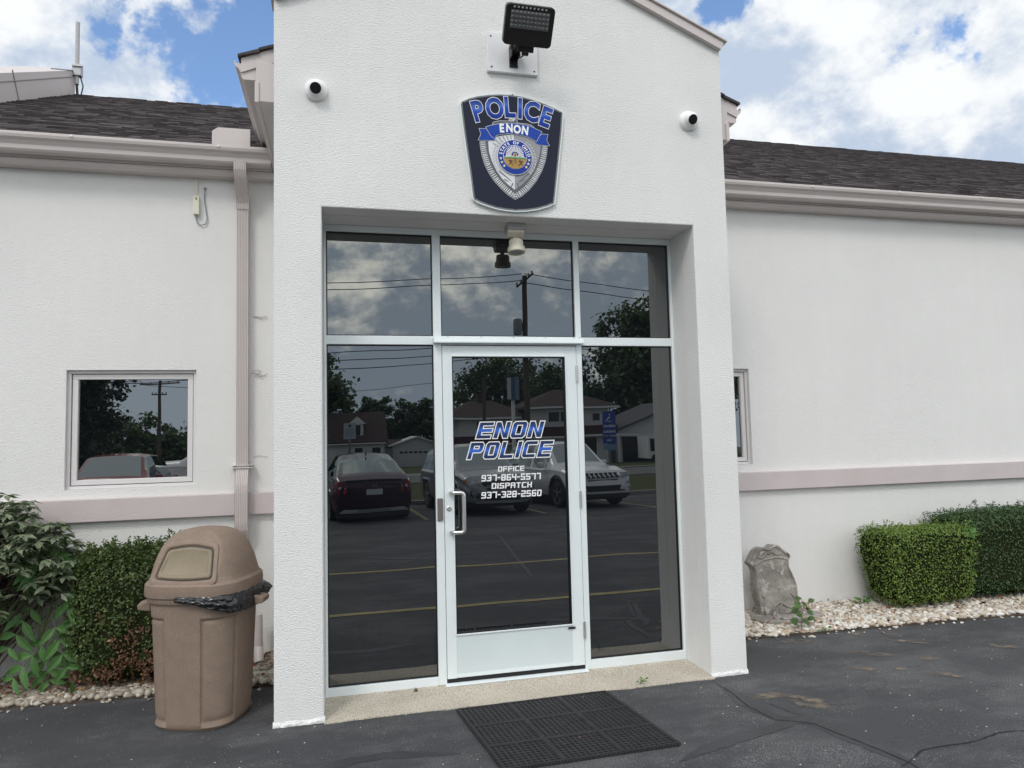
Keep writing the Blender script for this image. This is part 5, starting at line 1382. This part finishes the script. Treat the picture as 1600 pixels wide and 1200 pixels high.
q = up(1285, 988, z=.02); weed('weed', 'little green weed in the pebbles right of the lobed seedling', q[0], q[1], .04, 6, .025, SAPLEAF2, False, .01)
q = up(1510, 835, y=.85); mb = MB(); 
for k in range(5): leaflet(mb, Vector(q)+Vector((random.uniform(-.05, .06), 0, random.uniform(-.05, .02))), Vector((random.uniform(-1, 1), -.3, .6)), Vector((0, -.8, .5)), .06, .045)
mb.tube([(q[0], q[1]+.1, q[2]-.2), q], .002, 4)
tag(mb.build('vine_shoot', SAPLEAF), 'bright green vine leaves poking out at the top corner of the light hedge', 'vine')

# ------------------------------------------------------------------ across the lot: what the glass reflects
PAINTS = {'maroon': mat('maroon_paint', (.035, .006, .018), .22, metal=.3, coat=.6), 'grey': mat('grey_paint', (.30, .31, .33), .28, metal=.5, coat=.6), 'white': mat('white_paint', (.82, .83, .84), .25, coat=.6), 'red': mat('red_paint', (.22, .012, .015), .25, coat=.6)}
TYRE = mat('tyre', (.012, .012, .013), .8); RIMM = mat('alloy', (.42, .43, .45), .3, metal=.8); CHROME = mat('chrome', (.7, .7, .72), .15, metal=1); TAIL = mat('tail_light', (.42, .015, .02), .2, coat=.5); HEADL = mat('headlight', (.40, .42, .44), .12, spec=.8); PLATE = mat('number_plate', (.55, .60, .62), .5); CLAD = mat('dark_cladding', (.018, .018, .02), .6); SILVERT = mat('silver_trim', (.30, .31, .33), .35, metal=.5); AMBER = mat('amber', (.6, .2, .03), .3)
PROF = {
 'suv': dict(st=[(-2.25, .68, .48, .82, .84, .60), (-2.21, .84, .36, .98, 1.02, .74), (-2.1, .90, .30, 1.06, 1.27, .71), (-1.92, .92, .27, 1.06, 1.60, .65), (-1.5, .92, .25, 1.04, 1.66, .63), (-.3, .92, .25, 1.0, 1.68, .63), (.35, .92, .25, .98, 1.61, .61), (1.08, .92, .25, 1.0, 1.06, .76), (1.6, .91, .27, .96, 1.02, .74), (2.02, .87, .28, .86, .92, .68), (2.19, .78, .30, .72, .76, .6), (2.25, .62, .36, .58, .60, .5)],
             ws=(.36, 1.02), rg=(-2.16, -1.93), side=[(-1.95, -1.30), (-1.22, -.28), (-.20, .72)], wh=(-1.32, 1.38), r=.36),
 'hatch': dict(st=[(-2.45, .66, .52, .86, .88, .6), (-2.40, .82, .36, .99, 1.02, .72), (-2.22, .88, .28, 1.05, 1.10, .74), (-1.4, .89, .25, 1.0, 1.36, .65), (-.6, .89, .22, .96, 1.48, .60), (.3, .89, .22, .93, 1.46, .60), (1.2, .89, .22, .93, .98, .74), (1.9, .87, .24, .87, .92, .7), (2.3, .79, .28, .74, .78, .62), (2.42, .60, .36, .56, .58, .5)],
               ws=(.36, 1.12), rg=(-2.12, -1.15), side=[(-1.75, -1.05), (-.98, -.1), (-.02, .85)], wh=(-1.40, 1.42), r=.35)}
def car(name, label, kind, paint, x, y, heading, front=None, back=None, scale=(1, 1, 1), cladding=False):
    pr = PROF[kind]; t = empty(name, (0, 0, 0), label, 'car'); st = pr['st']; ys = [s[0] for s in st]
    Y = sorted(set(np.linspace(ys[0], ys[-1], 84).tolist()) | set(ys)); 
    def it(k, y_): return float(np.interp(y_, ys, [s[k] for s in st]))
    rings = []
    for y_ in Y:
        w, zb, zh, zr, wr = (it(k, y_) for k in range(1, 6)); zm = zb+(zh-zb)*.5
        h = [(0, zb), (w*.80, zb), (w*.94, zb+.05), (w*.985, zb+.16), (w, zm), (w*.995, zm+(zh-zm)*.35), (w*.965, zm+(zh-zm)*.55), (w*.975, zh-.05), (w*.935, zh), ((w*.935*2+wr)/3, zh+(zr-zh)*.36), ((w*.935+wr*2)/3, zh+(zr-zh)*.70), (wr, zr-(.04 if zr-zh > .15 else .01)), (wr*.88, zr-.008), (wr*.5, zr+.012), (0, zr+.02)]
        rings.append([(a, y_, b) for a, b in h]+[(-a, y_, b) for a, b in h[-2:0:-1]])
    n = len(rings[0]); body, glass = MB(), MB(); V = [p for r in rings for p in r]; body.v = list(V); glass.v = list(V)
    zc = pr['r']
    for i in range(len(Y)-1):
        ym = (Y[i]+Y[i+1])/2; gh = it(4, ym)-it(3, ym)
        for k in range(n):
            kk = k if k < 14 else n-1-k     # mirrored segment index
            f = (i*n+k, i*n+(k+1) % n, (i+1)*n+(k+1) % n, (i+1)*n+k)
            isg = (kk in (8, 9, 10) and any(a < ym < b for a, b in pr['side']) and gh > .10 and not (gh < .2 and kk == 10)) or (kk in (12, 13) and (pr['ws'][0] < ym < pr['ws'][1] or pr['rg'][0] < ym < pr['rg'][1]))
            if kk in (11,) and (pr['ws'][0]+.05 < ym < pr['ws'][1]-.05 or pr['rg'][0]+.03 < ym < pr['rg'][1]-.03): isg = True if kind == 'x' else isg
            if kk in (1, 2, 3, 4) and any((ym-wy)**2+(min(.66, .30+.1*kk)-zc)**2 < (zc+.07)**2 for wy in pr['wh']) and kk <= 4: continue
            (glass if isg else body).f.append(f)
    body.f.append(tuple(range(n))); body.f.append(tuple(((len(Y)-1)*n+k) for k in range(n-1, -1, -1)))
    def fin(mb, nm, m, par=t, sm=True):
        o = mb.build(nm, m)
        bm = bmesh.new(); bm.from_mesh(o.data); loose = [v for v in bm.verts if not v.link_faces]; bmesh.ops.delete(bm, geom=loose, context='VERTS'); bmesh.ops.recalc_face_normals(bm, faces=bm.faces); bm.to_mesh(o.data); bm.free()
        if sm: autosmooth(o, 38)
        o.parent = par; return o
    fin(body, 'body', paint); fin(glass, 'windows', CARGLASS)
    fin(MB().box(-.80, .80, ys[0]+.25, ys[-1]-.25, .20, .55), 'underbody', CLAD, sm=False)
    for wy in pr['wh']:
        for sg in (-1, 1):
            c = Vector((sg*.80, wy, zc)); M = Matrix.Translation(c) @ Matrix.Rotation(rad(90)*sg, 4, 'Y')
            w_ = fin(MB().lathe([(.10, -.10), (zc-.02, -.10), (zc, -.07), (zc, .07), (zc-.02, .10), (zc-.08, .105), (zc-.09, .07)], 32, M), 'wheel', TYRE)
            mb = MB().lathe([(zc-.09, .06), (zc-.095, .10), (zc-.115, .10), (zc-.12, .06)], 32, M)
            for k in range(5):
                R_ = M @ Matrix.Rotation(rad(72*k), 4, 'Z'); mb.box(.03, zc-.11, -.028, .028, .065, .095, R_)
            mb.lathe([(.05, .06), (.05, .105), (.02, .11)], 12, M); fin(mb, 'rim', RIMM, w_)
            mb = MB(); mb2 = [(c.x+sg*.085, wy+(zc+.075)*math.cos(rad(a)), zc+(zc+.075)*math.sin(rad(a))) for a in range(-20, 201, 10)]
            if cladding: fin(mb.tube(mb2, .045, 6), 'wheel_arch', CLAD)
            else: fin(mb.tube(mb2, .022, 6), 'wheel_arch', paint)
    for sg in (-1, 1): 
        yy = .62 if kind == 'suv' else .72
        mb = MB().box(sg*.92-.02 if sg > 0 else -1.06, 1.06 if sg > 0 else -.90, yy-.05, yy+.06, 1.0, 1.15); fin(mb, 'mirror', paint if not cladding else paint, sm=False).modifiers.new('b', 'BEVEL').width = .03
    yf, yb = ys[-1], ys[0]
    def panel(nm, m, pts, yoff, ysign):       # outline in (x,z) laid on the nose or tail, following its curve
        mb = MB(); K = len(pts)
        def yat(px_, pz):
            # walk along the body until the half width at this height exceeds |x|
            rngY = Y[::-1] if ysign > 0 else Y
            for y_ in rngY:
                w, zb, zh, zr, wr = (it(k, y_) for k in range(1, 6))
                wloc = w*.97 if pz < zh else (w*.93+(wr-w*.93)*min(1, (pz-zh)/max(.01, zr-zh)))
                if abs(px_) <= wloc and pz <= zr+.02 and pz >= zb-.3: return y_
            return rngY[0]
        xs_ = [p[0] for p in pts]; zs_ = [p[1] for p in pts]; bm = bmesh.new()
        vs = [bm.verts.new((a, 0, b)) for a, b in pts]; bm.faces.new(vs); bmesh.ops.triangulate(bm, faces=bm.faces[:]); bmesh.ops.subdivide_edges(bm, edges=bm.edges[:], cuts=3, use_grid_fill=True)
        for v in bm.verts: v.co.y = yat(v.co.x, v.co.z)+ysign*yoff
        me = bpy.data.meshes.new(nm); bm.to_mesh(me); bm.free(); me.materials.append(m); o = bpy.data.objects.new(nm, me); COL.objects.link(o); o.parent = t; return o
    def mir(pts): return [(-a, b) for a, b in pts][::-1]
    if front == 'crossover':
        panel('grille', CLAD, [(-.34, .60), (.34, .60), (.46, .74), (.40, .80), (-.40, .80), (-.46, .74)], .03, 1)
        panel('lower_grille', CLAD, [(-.42, .36), (.42, .36), (.36, .50), (-.36, .50)], .03, 1)
        panel('skid_trim', SILVERT, [(-.62, .29), (.62, .29), (.66, .35), (-.66, .35)], .045, 1)
        for q in (lambda p: p, mir):
            panel('headlight', HEADL, q([(.50, .70), (.82, .76), (.84, .85), (.66, .83), (.48, .78)]), .02, 1); panel('fog_recess', CLAD, q([(.52, .40), (.76, .44), (.74, .58), (.56, .54)]), .02, 1); panel('turn_signal', AMBER, q([(.78, .78), (.84, .78), (.85, .84), (.80, .84)]), .035, 1)
        fin(MB().box(-.36, .36, yf+.03, yf+.045, .69, .70), 'chrome_bar', CHROME, sm=False)
    if front == 'slots':
        for k in range(7): a = (k-3)*.135; panel('grille_slot', CLAD, [(a-.045, .74), (a+.045, .74), (a+.045, .86), (a-.045, .86)], .055, 1); panel('slot_surround', CHROME, [(a-.060, .725), (a+.060, .725), (a+.060, .875), (a-.060, .875)], .045, 1)
        panel('lower_grille', CLAD, [(-.60, .42), (.60, .42), (.66, .56), (-.66, .56)], .03, 1); panel('bumper_band', CLAD, [(-.80, .64), (.80, .64), (.80, .70), (-.80, .70)], .03, 1); panel('lower_lip', CLAD, [(-.74, .27), (.74, .27), (.76, .36), (-.76, .36)], .03, 1)
        for q in (lambda p: p, mir): panel('headlight', HEADL, q([(.54, .75), (.80, .76), (.82, .86), (.54, .86)]), .05, 1); panel('fog_light', HEADL, q([(.66, .58), (.76, .58), (.76, .63), (.66, .63)]), .05, 1)
    if back == 'hatch':
        for q in (lambda p: p, mir): panel('tail_light', TAIL, q([(.58, .78), (.80, .66), (.86, .72), (.86, .92), (.74, 1.0), (.60, .92)]), .02, -1); panel('reverse_light', PLATE, q([(.60, .86), (.80, .84), (.80, .89), (.62, .91)]), .03, -1)
        panel('number_plate', PLATE, [(-.17, .72), (.17, .72), (.17, .84), (-.17, .84)], .05, -1); panel('bumper_strip', SILVERT, [(-.78, .34), (.78, .34), (.66, .42), (-.66, .42)], .04, -1); panel('lower_bumper', CLAD, [(-.80, .24), (.80, .24), (.80, .33), (-.80, .33)], .035, -1)
        panel('spoiler', CLAD, [(-.62, 1.0), (.62, 1.0), (.60, 1.03), (-.60, 1.03)], .06, -1)
        for (a, b, c, d) in ((-.050, -.036, .885, .945), (.036, .050, .885, .945), (-.036, .036, .908, .922)): panel('emblem', CHROME, [(a, c), (b, c), (b, d), (a, d)], .07, -1)
        fin(MB().xprism([(-.9, 1.49), (-1.06, 1.46), (-1.02, 1.55)], -.012, .012), 'roof_antenna', CLAD, sm=False)
    t.location = (x, y, gz(y)); t.rotation_euler = (math.atan(-.028)*0+rad(1.6), 0, heading); t.scale = scale
    return t
car('parked_car', 'dark maroon sloping back car seen from behind in the left pane reflection', 'hatch', PAINTS['maroon'], -.66, -13.35, math.pi-rad(5), back='hatch', scale=(.98, 1, 1.02))
car('parked_suv', 'grey crossover facing the building between the maroon car and the white one', 'suv', PAINTS['grey'], 2.12, -12.95, -rad(7), front='crossover', scale=(.98, 1, .99))
car('parked_suv', 'white crossover with slotted grille parked beside the blue parking sign', 'suv', PAINTS['white'], 4.72, -13.5, -rad(9), front='slots', cladding=True, scale=(.98, 1, .99))
car('parked_car', 'dark red car facing the building reflected in the left window', 'suv', PAINTS['red'], -6.45, -12.1, -rad(4), front='crossover', scale=(1, 1, .95))
car('parked_car', 'white high sided vehicle standing crosswise behind the red car', 'suv', PAINTS['white'], -4.7, -16.6, rad(88), scale=(1.15, 1.15, 1.30))

# ---- buildings over the road
SIDING = mat('white_siding', (.66, .67, .67), .7, var=.06, vscale=.6); BROOF = mat('brown_roof', (.060, .040, .034), .95, var=.2, vscale=2); MAROONB = mat('maroon_band', (.070, .035, .038), .9); WGLASS = mat('dark_window', (.012, .014, .02), .15); TRIMW = mat('white_trim', (.76, .77, .77), .6); DOORW = mat('garage_door', (.74, .75, .76), .6)
def hbox(par, name, m, x0, x1, y0, y1, z0, z1): o = MB().box(x0, x1, y0, y1, z0, z1).build(name, m); sub(o, par); return o
def win(par, x0, x1, z0, z1, y):
    f = MB().box(x0-.12, x1+.12, y-.02, y+.06, z0-.12, z1+.12).build('window', TRIMW); sub(f, par); sub(MB().box(x0, x1, y+.061, y+.09, z0, z1).build('pane', WGLASS), f)
g80 = gz(-80)
h = empty('cape_cottage', (-4, -82, g80), 'white cottage with steep brown roof and one dormer reflected behind the maroon car', 'house')
hbox(h, 'wall', SIDING, -14, 3.55, -88, -80, g80-.5, .95)
mb = MB(); mb.xprism([(-79.6, .80), (-84, 4.30), (-84, 4.5), (-79.5, .98)], -14.4, 3.9); mb.xprism([(-88.4, .80), (-84.01, 4.30), (-84.01, 4.5), (-88.5, .98)], -14.4, 3.9); sub(mb.build('roof', BROOF), h)
sub(MB().xprism([(-80.01, .9), (-84, 4.28), (-87.99, .9)], 3.5, 3.56).build('gable', SIDING), h)
dm = MB().box(-.35, 1.2, -83, -80.5, 1.5, 3.1); dmo = dm.build('dormer', SIDING); sub(dmo, h)
sub(MB().prism([(-.65, 3.0), (1.5, 3.0), (.42, 3.9)], -83.5, -80.35).build('dormer_roof', TRIMW), dmo); win(h, .1, .85, 1.75, 2.9, -80.5)
hbox(h, 'eave_trim', TRIMW, -14.2, 3.7, -79.62, -79.5, .72, .86)
for x in (-10, -6, .2, 2.2): win(h, x, x+.9, -.9, .25, -80.02)
hbox(h, 'door', DOORW, -2.9, -1.9, -80.03, -79.95, g80, .1)
for i, xx in enumerate((-7, -.6)): pass
gr = empty('garage', (8, -86, g80), 'white double garage with a row of small windows in its door', 'garage')
hbox(gr, 'wall', SIDING, 4.75, 11.1, -92, -84, g80-.5, .36)
sub(MB().prism([(4.75, .36), (11.1, .36), (7.92, 1.30)], -92, -84).build('gable', SIDING), gr)
mb = MB(); mb.prism([(4.3, .2), (7.92, 1.32), (7.92, 1.48), (4.2, .34)], -92.3, -83.6); mb.prism([(11.55, .2), (7.921, 1.32), (7.921, 1.48), (11.65, .34)], -92.3, -83.6); sub(mb.build('roof', TRIMW), gr)
gd = hbox(gr, 'garage_door', DOORW, 5.4, 10.6, -84.0, -83.93, g80-.1, -.25)
for k in range(8): sub(MB().box(5.6+k*.62, 6.05+k*.62, -83.925, -83.90, -.62, -.38).build('pane', WGLASS), gd)
hbox(gr, 'link_wall', SIDING, 3.6, 4.74, -90, -85, g80, .1); sub(MB().xprism([(-84.6, .05), (-88, 1.0), (-88, 1.1), (-84.5, .15)], 3.6, 6.2).build('link_roof', BROOF), gr)
def hip(x0, x1, y0, y1, z0, z1, inset):
    mb = MB(); ym = (y0+y1)/2; mb.add([(x0, y0, z0), (x1, y0, z0), (x1, y1, z0), (x0, y1, z0), (x0+inset, ym, z1), (x1-inset, ym, z1), (x0, y0, z0-.25), (x1, y0, z0-.25), (x1, y1, z0-.25), (x0, y1, z0-.25)], [(0, 1, 5, 4), (2, 3, 4, 5), (1, 2, 5), (3, 0, 4), (6, 7, 1, 0), (7, 8, 2, 1), (8, 9, 3, 2), (9, 6, 0, 3), (9, 8, 7, 6)]); return mb
h2 = empty('two_storey_house', (20, -70, gz(-68)), 'long white two storey building with hipped brown roof reflected in the door', 'house')
hbox(h2, 'wall', SIDING, 17.6, 26.2, -74, -65, -3.4, 4.0); sub(hip(16.9, 27.3, -75, -64.2, 4.2, 6.3, 4.6).build('roof', BROOF), h2)
hbox(h2, 'wall', SIDING, 10.4, 17.59, -75, -66.5, -3.4, 3.1); sub(hip(8.9, 18.3, -76, -65.8, 3.25, 5.2, 3.5).build('roof', BROOF), h2)
hbox(h2, 'eave_trim', TRIMW, 16.9, 27.3, -64.19, -64.1, 3.95, 4.15); hbox(h2, 'eave_trim', TRIMW, 8.9, 16.89, -65.79, -65.7, 3.0, 3.2)
hbox(h2, 'awning_band', MAROONB, 17.6, 26.9, -64.99, -64.1, 1.15, 2.1); hbox(h2, 'awning_band', MAROONB, 9.4, 17.59, -66.49, -65.5, .55, 1.35)
hbox(h2, 'band_trim', TRIMW, 17.6, 26.9, -64.09, -64.0, .98, 1.16); hbox(h2, 'band_trim', TRIMW, 9.4, 17.58, -65.49, -65.4, .40, .56)
hbox(h2, 'porch_beam', TRIMW, 16.5, 17.59, -66.4, -65.2, -3.3, .9)
for (a, b, c, d, y_) in ((19.5, 20.6, 2.6, 3.55, -65), (20.8, 21.9, 2.6, 3.55, -65), (24.4, 25.2, 2.6, 3.4, -65), (12.3, 12.7, 2.0, 2.8, -66.5), (16.1, 16.9, 1.7, 2.9, -66.5), (18.2, 21.5, -1.6, .6, -65), (22.6, 24.8, -1.9, .8, -65)): win(h2, a, b, c, d, y_)
sub(MB().box(13.2, 13.8, -71, -70.4, 4.5, 5.9).build('chimney', MAROONB), h2)
an2 = empty('annex', (31, -66, gz(-66)), 'low white building with grey gable roof right of the two storey house', 'house')
hbox(an2, 'wall', SIDING, 27.8, 40, -76, -67, -3.4, 1.2); sub(MB().prism([(26.6, .9), (35, 4.6), (43, .9), (43, 1.15), (35, 4.85), (26.5, 1.12)], -76, -66).build('roof', mat('grey_roof', (.12, .12, .125), .9)), an2); sub(MB().prism([(27.2, 1.21), (42.4, 1.21), (35, 4.5)], -66.9, -66.6).build('gable', SIDING), an2); hbox(an2, 'beam', TRIMW, 26.8, 42, -66.4, -66.1, .85, 1.2); hbox(an2, 'post', TRIMW, 27.6, 27.9, -66.4, -66.1, -3.3, .85); hbox(an2, 'open_bay', WGLASS, 28.5, 34, -66.98, -66.9, -3.2, .8)
tr = empty('box_truck', (29.6, -60, gz(-60)), 'white light truck standing before the low building', 'truck')
hbox(tr, 'box', PAINTS['white'], 27.8, 30.3, -61.5, -59, -1.2, .9); hbox(tr, 'cab', PAINTS['white'], 30.35, 31.6, -61.3, -59.1, -1.2, .6); hbox(tr, 'window', WGLASS, 30.5, 31.4, -59.09, -59.03, -.5, .4); hbox(tr, 'side_panel', WGLASS, 28.0, 30.1, -58.99, -58.95, -.5, .7)
for x in (28.5, 31.0): sub(MB().lathe([(.42, 0), (.42, .25), (.2, .26)], 20, Matrix.Translation((x, -58.9, gz(-59)+.42)) @ Matrix.Rotation(rad(90), 4, 'X')).build('wheel', TYRE), tr)

# ---- poles, wires and signs
POLEW = mat('weathered_pole', (.085, .068, .055), .9, var=.2, vscale=4); STEELP = mat('sign_post_steel', (.22, .24, .24), .5, metal=.4)
def pole(x, y, top, r, label, arms=(), tr_=None, grp='utility poles across the street'):
    b = gz(y); t = empty('utility_pole', (x, y, b), label, 'utility pole', grp); sub(MB().tube([(x, y, b-.3), (x, y, top)], r, 12, r*.72).build('pole', POLEW), t)
    for (z, w, ang) in arms:
        M = Matrix.Translation((x, y+.12, z)) @ Matrix.Rotation(rad(ang), 4, 'Y'); a = MB().box(-w, w, -.05, .05, -.05, .05, M).build('crossarm', POLEW); sub(a, t)
        for s in (-.9, -.45, .45, .9):
            p = M @ Vector((s*w, 0, .05)); sub(MB().lathe([(.03, 0), (.05, .05), (.05, .12), (.02, .16)], 8, Matrix.Translation(p)).build('insulator', mat('insulator', (.25, .24, .23), .3)), t)
    if tr_: sub(autosmooth(MB().lathe([(.02, 0), (.22, .0), (.23, .05), (.23, .72), (.20, .80), (.05, .84)], 20, Matrix.Translation((x-.42, y+.1, tr_))).build('transformer', mat('transformer_grey', (.22, .24, .25), .5)), 40), t); sub(MB().box(x-.25, x-.08, y+.04, y+.16, tr_+.2, tr_+.6).build('bracket', DARKMETAL), t)
    return t
pole(8.12, -30, 9.75, .17, 'tall weathered utility pole with transformer reflected above the door', arms=((9.5, .55, -38),), tr_=6.65)
pole(9.05, -46, 5.7, .15, 'shorter bare utility pole left of the pylon sign in the door reflection')
pole(-15.6, -55, 6.6, .16, 'utility pole with two crossarms reflected in the left window', arms=((6.3, 1.5, 0), (5.4, .6, 0)))
def wires():
    mb = MB()
    for (p, q, s) in (((8.0, -30, 9.85), (-32, -27, 9.4), 1.1), ((8.2, -30, 9.55), (-32, -27, 9.0), 1.1), ((8.1, -30, 9.85), (50, -33, 9.8), 1.1), ((8.1, -30, 9.4), (50, -33, 9.3), 1.2), ((8.1, -30, 6.4), (-32, -27, 5.4), .8), ((8.1, -30, 6.0), (-32, -27, 5.0), .8), ((8.1, -30, 5.6), (-32, -27, 4.6), .8), ((8.1, -30, 6.2), (50, -33, 6.2), .8), ((8.1, -30, 5.8), (50, -33, 5.7), .8), ((-17, -55, 6.6), (-60, -50, 7), 1.0), ((-17, -55, 6.3), (10, -58, 6.6), 1.0)):
        pts = [Vector(p).lerp(Vector(q), t/24)-Vector((0, 0, s*4*(t/24)*(1-t/24))) for t in range(25)]; mb.tube(pts, .022, 5)
    return mb
tag(wires().build('power_lines', BLACK), 'thin dark power lines strung between the utility poles over the street', 'power lines')
BLUESIGN = mat('parking_sign_blue', (.02, .07, .36), .5); 
def disabled_sign():
    x, y = 6.84, -15.32; b = gz(y); t = empty('parking_sign', (x, y, b), 'blue reserved parking sign with wheelchair symbol on a steel post', 'parking sign')
    sub(MB().box(x-.04, x+.04, y-.06, y-.01, b-.2, 2.1).build('post', STEELP), t); sub(MB().box(x-.22, x+.22, y, y+.006, 1.42, 2.16).build('panel', BLUESIGN), t); sub(MB().box(x-.22, x+.22, y, y+.006, 1.16, 1.37).build('panel', BLUESIGN), t); sub(MB().box(x-.21, x+.21, y, y+.005, .97, 1.14).build('panel', mat('pale_blue_panel', (.16, .30, .45), .5)), t)
    yy = y+.008; mb = MB()
    # wheelchair symbol, facing the building
    mb.tube([(x+.015, yy, 2.06), (x+.015, yy+.001, 2.06)], .022, 10); seg = [((x+.015, 2.03), (x+.005, 1.93)), ((x+.005, 1.93), (x-.065, 1.93)), ((x-.065, 1.93), (x-.10, 1.84)), ((x-.10, 1.84), (x-.13, 1.85))]
    for a, c_ in seg: mb.tube([(a[0], yy, a[1]), (c_[0], yy, c_[1])], .010, 6)
    mb.tube([(x+.02+.07*math.cos(rad(k)), yy, 1.90+.07*math.sin(rad(k))) for k in range(80, 330, 20)], .010, 6); sub(mb.build('wheelchair_symbol', VINYLW), t)
    for s, z, sz in (('RESERVED', 1.70, .088), ('PARKING', 1.53, .095), ('VAN', 1.265, .08)):
        m_ = text_mb(s, sz, .03, 0, (0, z)); m_.v = [(x-a, yy, c_) for a, b_, c_ in m_.v]; sub(m_.build('lettering', VINYLW), t)
disabled_sign()
def white_sign():
    x, y = -.92, -15.8; b = gz(y); t = empty('parking_sign', (x, y, b), 'pale grey notice on a post reflected above the maroon car', 'sign'); w, z0, z1 = .17, 1.53, 1.97
    sub(MB().box(x-.04, x+.04, y-.06, y-.01, b-.2, 1.9).build('post', STEELP), t); sub(MB().box(x-w, x+w, y, y+.006, z0, z1).build('panel', mat('pale_sign', (.42, .48, .53), .5)), t)
    sub(MB().box(x-.035, x+.035, y+.0065, y+.010, z1-.11, z1-.04).build('symbol', BLACK), t)
    for k in range(5): sub(MB().box(x-.13, x+.13, y+.0065, y+.009, z1-.165-k*.045-.012, z1-.165-k*.045).build('text_line', mat('sign_text', (.12, .16, .22), .5)), t)
white_sign()
def pylon():
    x, y = 9.78, -40; b = gz(y); t = empty('pylon_sign', (x, y, b), 'box sign with pale and blue faces on a post reflected in the door', 'sign'); sub(MB().box(x-.10, x+.10, y-.1, y+.1, b-.2, 3.75).build('post', TRIMW), t); M = Matrix.Translation((x+.03, y, 0)) @ Matrix.Rotation(rad(38), 4, 'Z')
    sub(MB().box(-.30, .30, -.36, .30, 3.75, 5.2, M).build('cabinet', mat('pylon_blue', (.045, .10, .18), .5)), t); sub(MB().box(-.302, -.306, -.34, .28, 3.79, 5.16, M).build('face', mat('pylon_pale', (.5, .52, .52), .5)), t); sub(MB().box(-.29, .0, .301, .306, 3.79, 5.16, M).build('face', mat('pylon_pale', (.5, .52, .52), .5)), t)
pylon()

# ---- trees
TLEAF = leafmat('tree_leaf', (.035, .075, .022), (.10, .165, .05), (.15, .20, .07)); TLEAF2 = leafmat('evergreen_leaf', (.016, .038, .018), (.045, .08, .036)); BARK = mat('bark', (.07, .055, .045), .95)
def tree(name, label, x, y, top, r, n, leaf, size, cz=.62, rz=None, clumps=46, grp=None, loose=.17):
    n = int(n*1.5); clumps = int(clumps*1.35); loose *= 1.18
    b = gz(y); t = empty(name, (x, y, b), label, 'tree', grp); H = top-b; rv = rz or H*.42; c = Vector((x, y, top-rv)); rr = random.Random(int(x*7+y*3)); cl = []
    tk = MB().tube([(x, y, b-.3), (x+.1, y, b+H*.35), (x-.1, y, b+H*.75)], .035*H, 10, .012*H)
    for k in range(clumps):
        d = Vector((rr.gauss(0, 1), rr.gauss(0, 1), rr.gauss(0, 1))).normalized()*rr.uniform(.35, .95); w = c+Vector((d.x*r, d.y*r, d.z*rv)); cl.append((w, rr.uniform(.6, 1.25)*r*loose))
        tk.tube([Vector((x, y, b+H*.4)), Vector((x, y, b+H*.4)).lerp(w, .5)+Vector((0, 0, .2)), w], .010*H, 5, .002*H)
    idx = rng.integers(0, clumps, n); P0 = np.array([cl[i][0][:] for i in idx]); S0 = np.array([cl[i][1] for i in idx])[:, None]; off = rng.normal(0, 1, (n, 3)); off /= np.linalg.norm(off, axis=1)[:, None]; off *= rng.uniform(.2, 1.25, (n, 1))
    sub(leafmesh('crown', P0+off*S0*np.array([1.2, 1.2, .85]), off+np.array([0, 0, .5]), size, leaf, aspect=.8, jitter=.6), t); sub(tk.build('trunk', BARK), t); return t
G_ = 'trees beyond the street'
tree('broadleaf_tree', 'large dark tree behind the cottage roof in the left pane', -7, -92, 13.0, 8.6, 9000, TLEAF, .62, grp=G_, clumps=70)
for (x, top, r, lb) in ((3.5, 8.3, 3.4, 'rounded tree between the cottage and the garage'), (8.3, 7.0, 3.6, 'lower tree behind the garage gable'), (13, 7.8, 4.0, 'tree right of the garage behind the parked cars')): tree('broadleaf_tree', lb, x, -104, top, r, 4200, TLEAF, .5, grp=G_)
tree('broadleaf_tree', 'wide open crowned tree behind the left half of the two storey house', 18.5, -84, 12.0, 7.2, 6500, TLEAF, .52, grp=G_, clumps=75, loose=.15)
tree('broadleaf_tree', 'open crowned tree behind the hipped roof peak', 28, -88, 12.4, 6.6, 6500, TLEAF, .52, grp=G_, clumps=70)
tree('broadleaf_tree', 'tallest tree reflected at the right side of the glass', 42, -88, 21.5, 10.5, 11000, TLEAF, .7, grp=G_, clumps=90, loose=.15)
tree('broadleaf_tree', 'dark tree behind the low annex roof', 54, -95, 15, 9, 6000, TLEAF, .7, grp=G_)
tree('arborvitae', 'tall dark columnar evergreen filling the left of the window reflection', -12.6, -25, 9.5, 2.7, 19000, TLEAF2, .22, rz=5.2, grp=G_, clumps=330, loose=.15)
for (x, top, lb) in ((-23, 4.6, 'bushy tree at the left of the window reflection'), (-18.5, 3.9, 'bushy tree beside the crossarm pole'), (-14, 3.5, 'bushy tree right of the crossarm pole'), (-9.5, 3.9, 'bushy tree far right in the window reflection')): tree('broadleaf_tree', lb, x, -62, top, 3.4, 4500, TLEAF, .40, grp=G_, rz=3.1)
for (x, y, top, lb) in ((13, -58, 4.5, 'tree reflected in the right wing window'),): pass
tree('broadleaf_tree', 'dark tree reflected in the narrow right window', 9.3, -21, 5.2, 2.0, 4200, TLEAF, .28, grp=G_, rz=3.0) if False else None
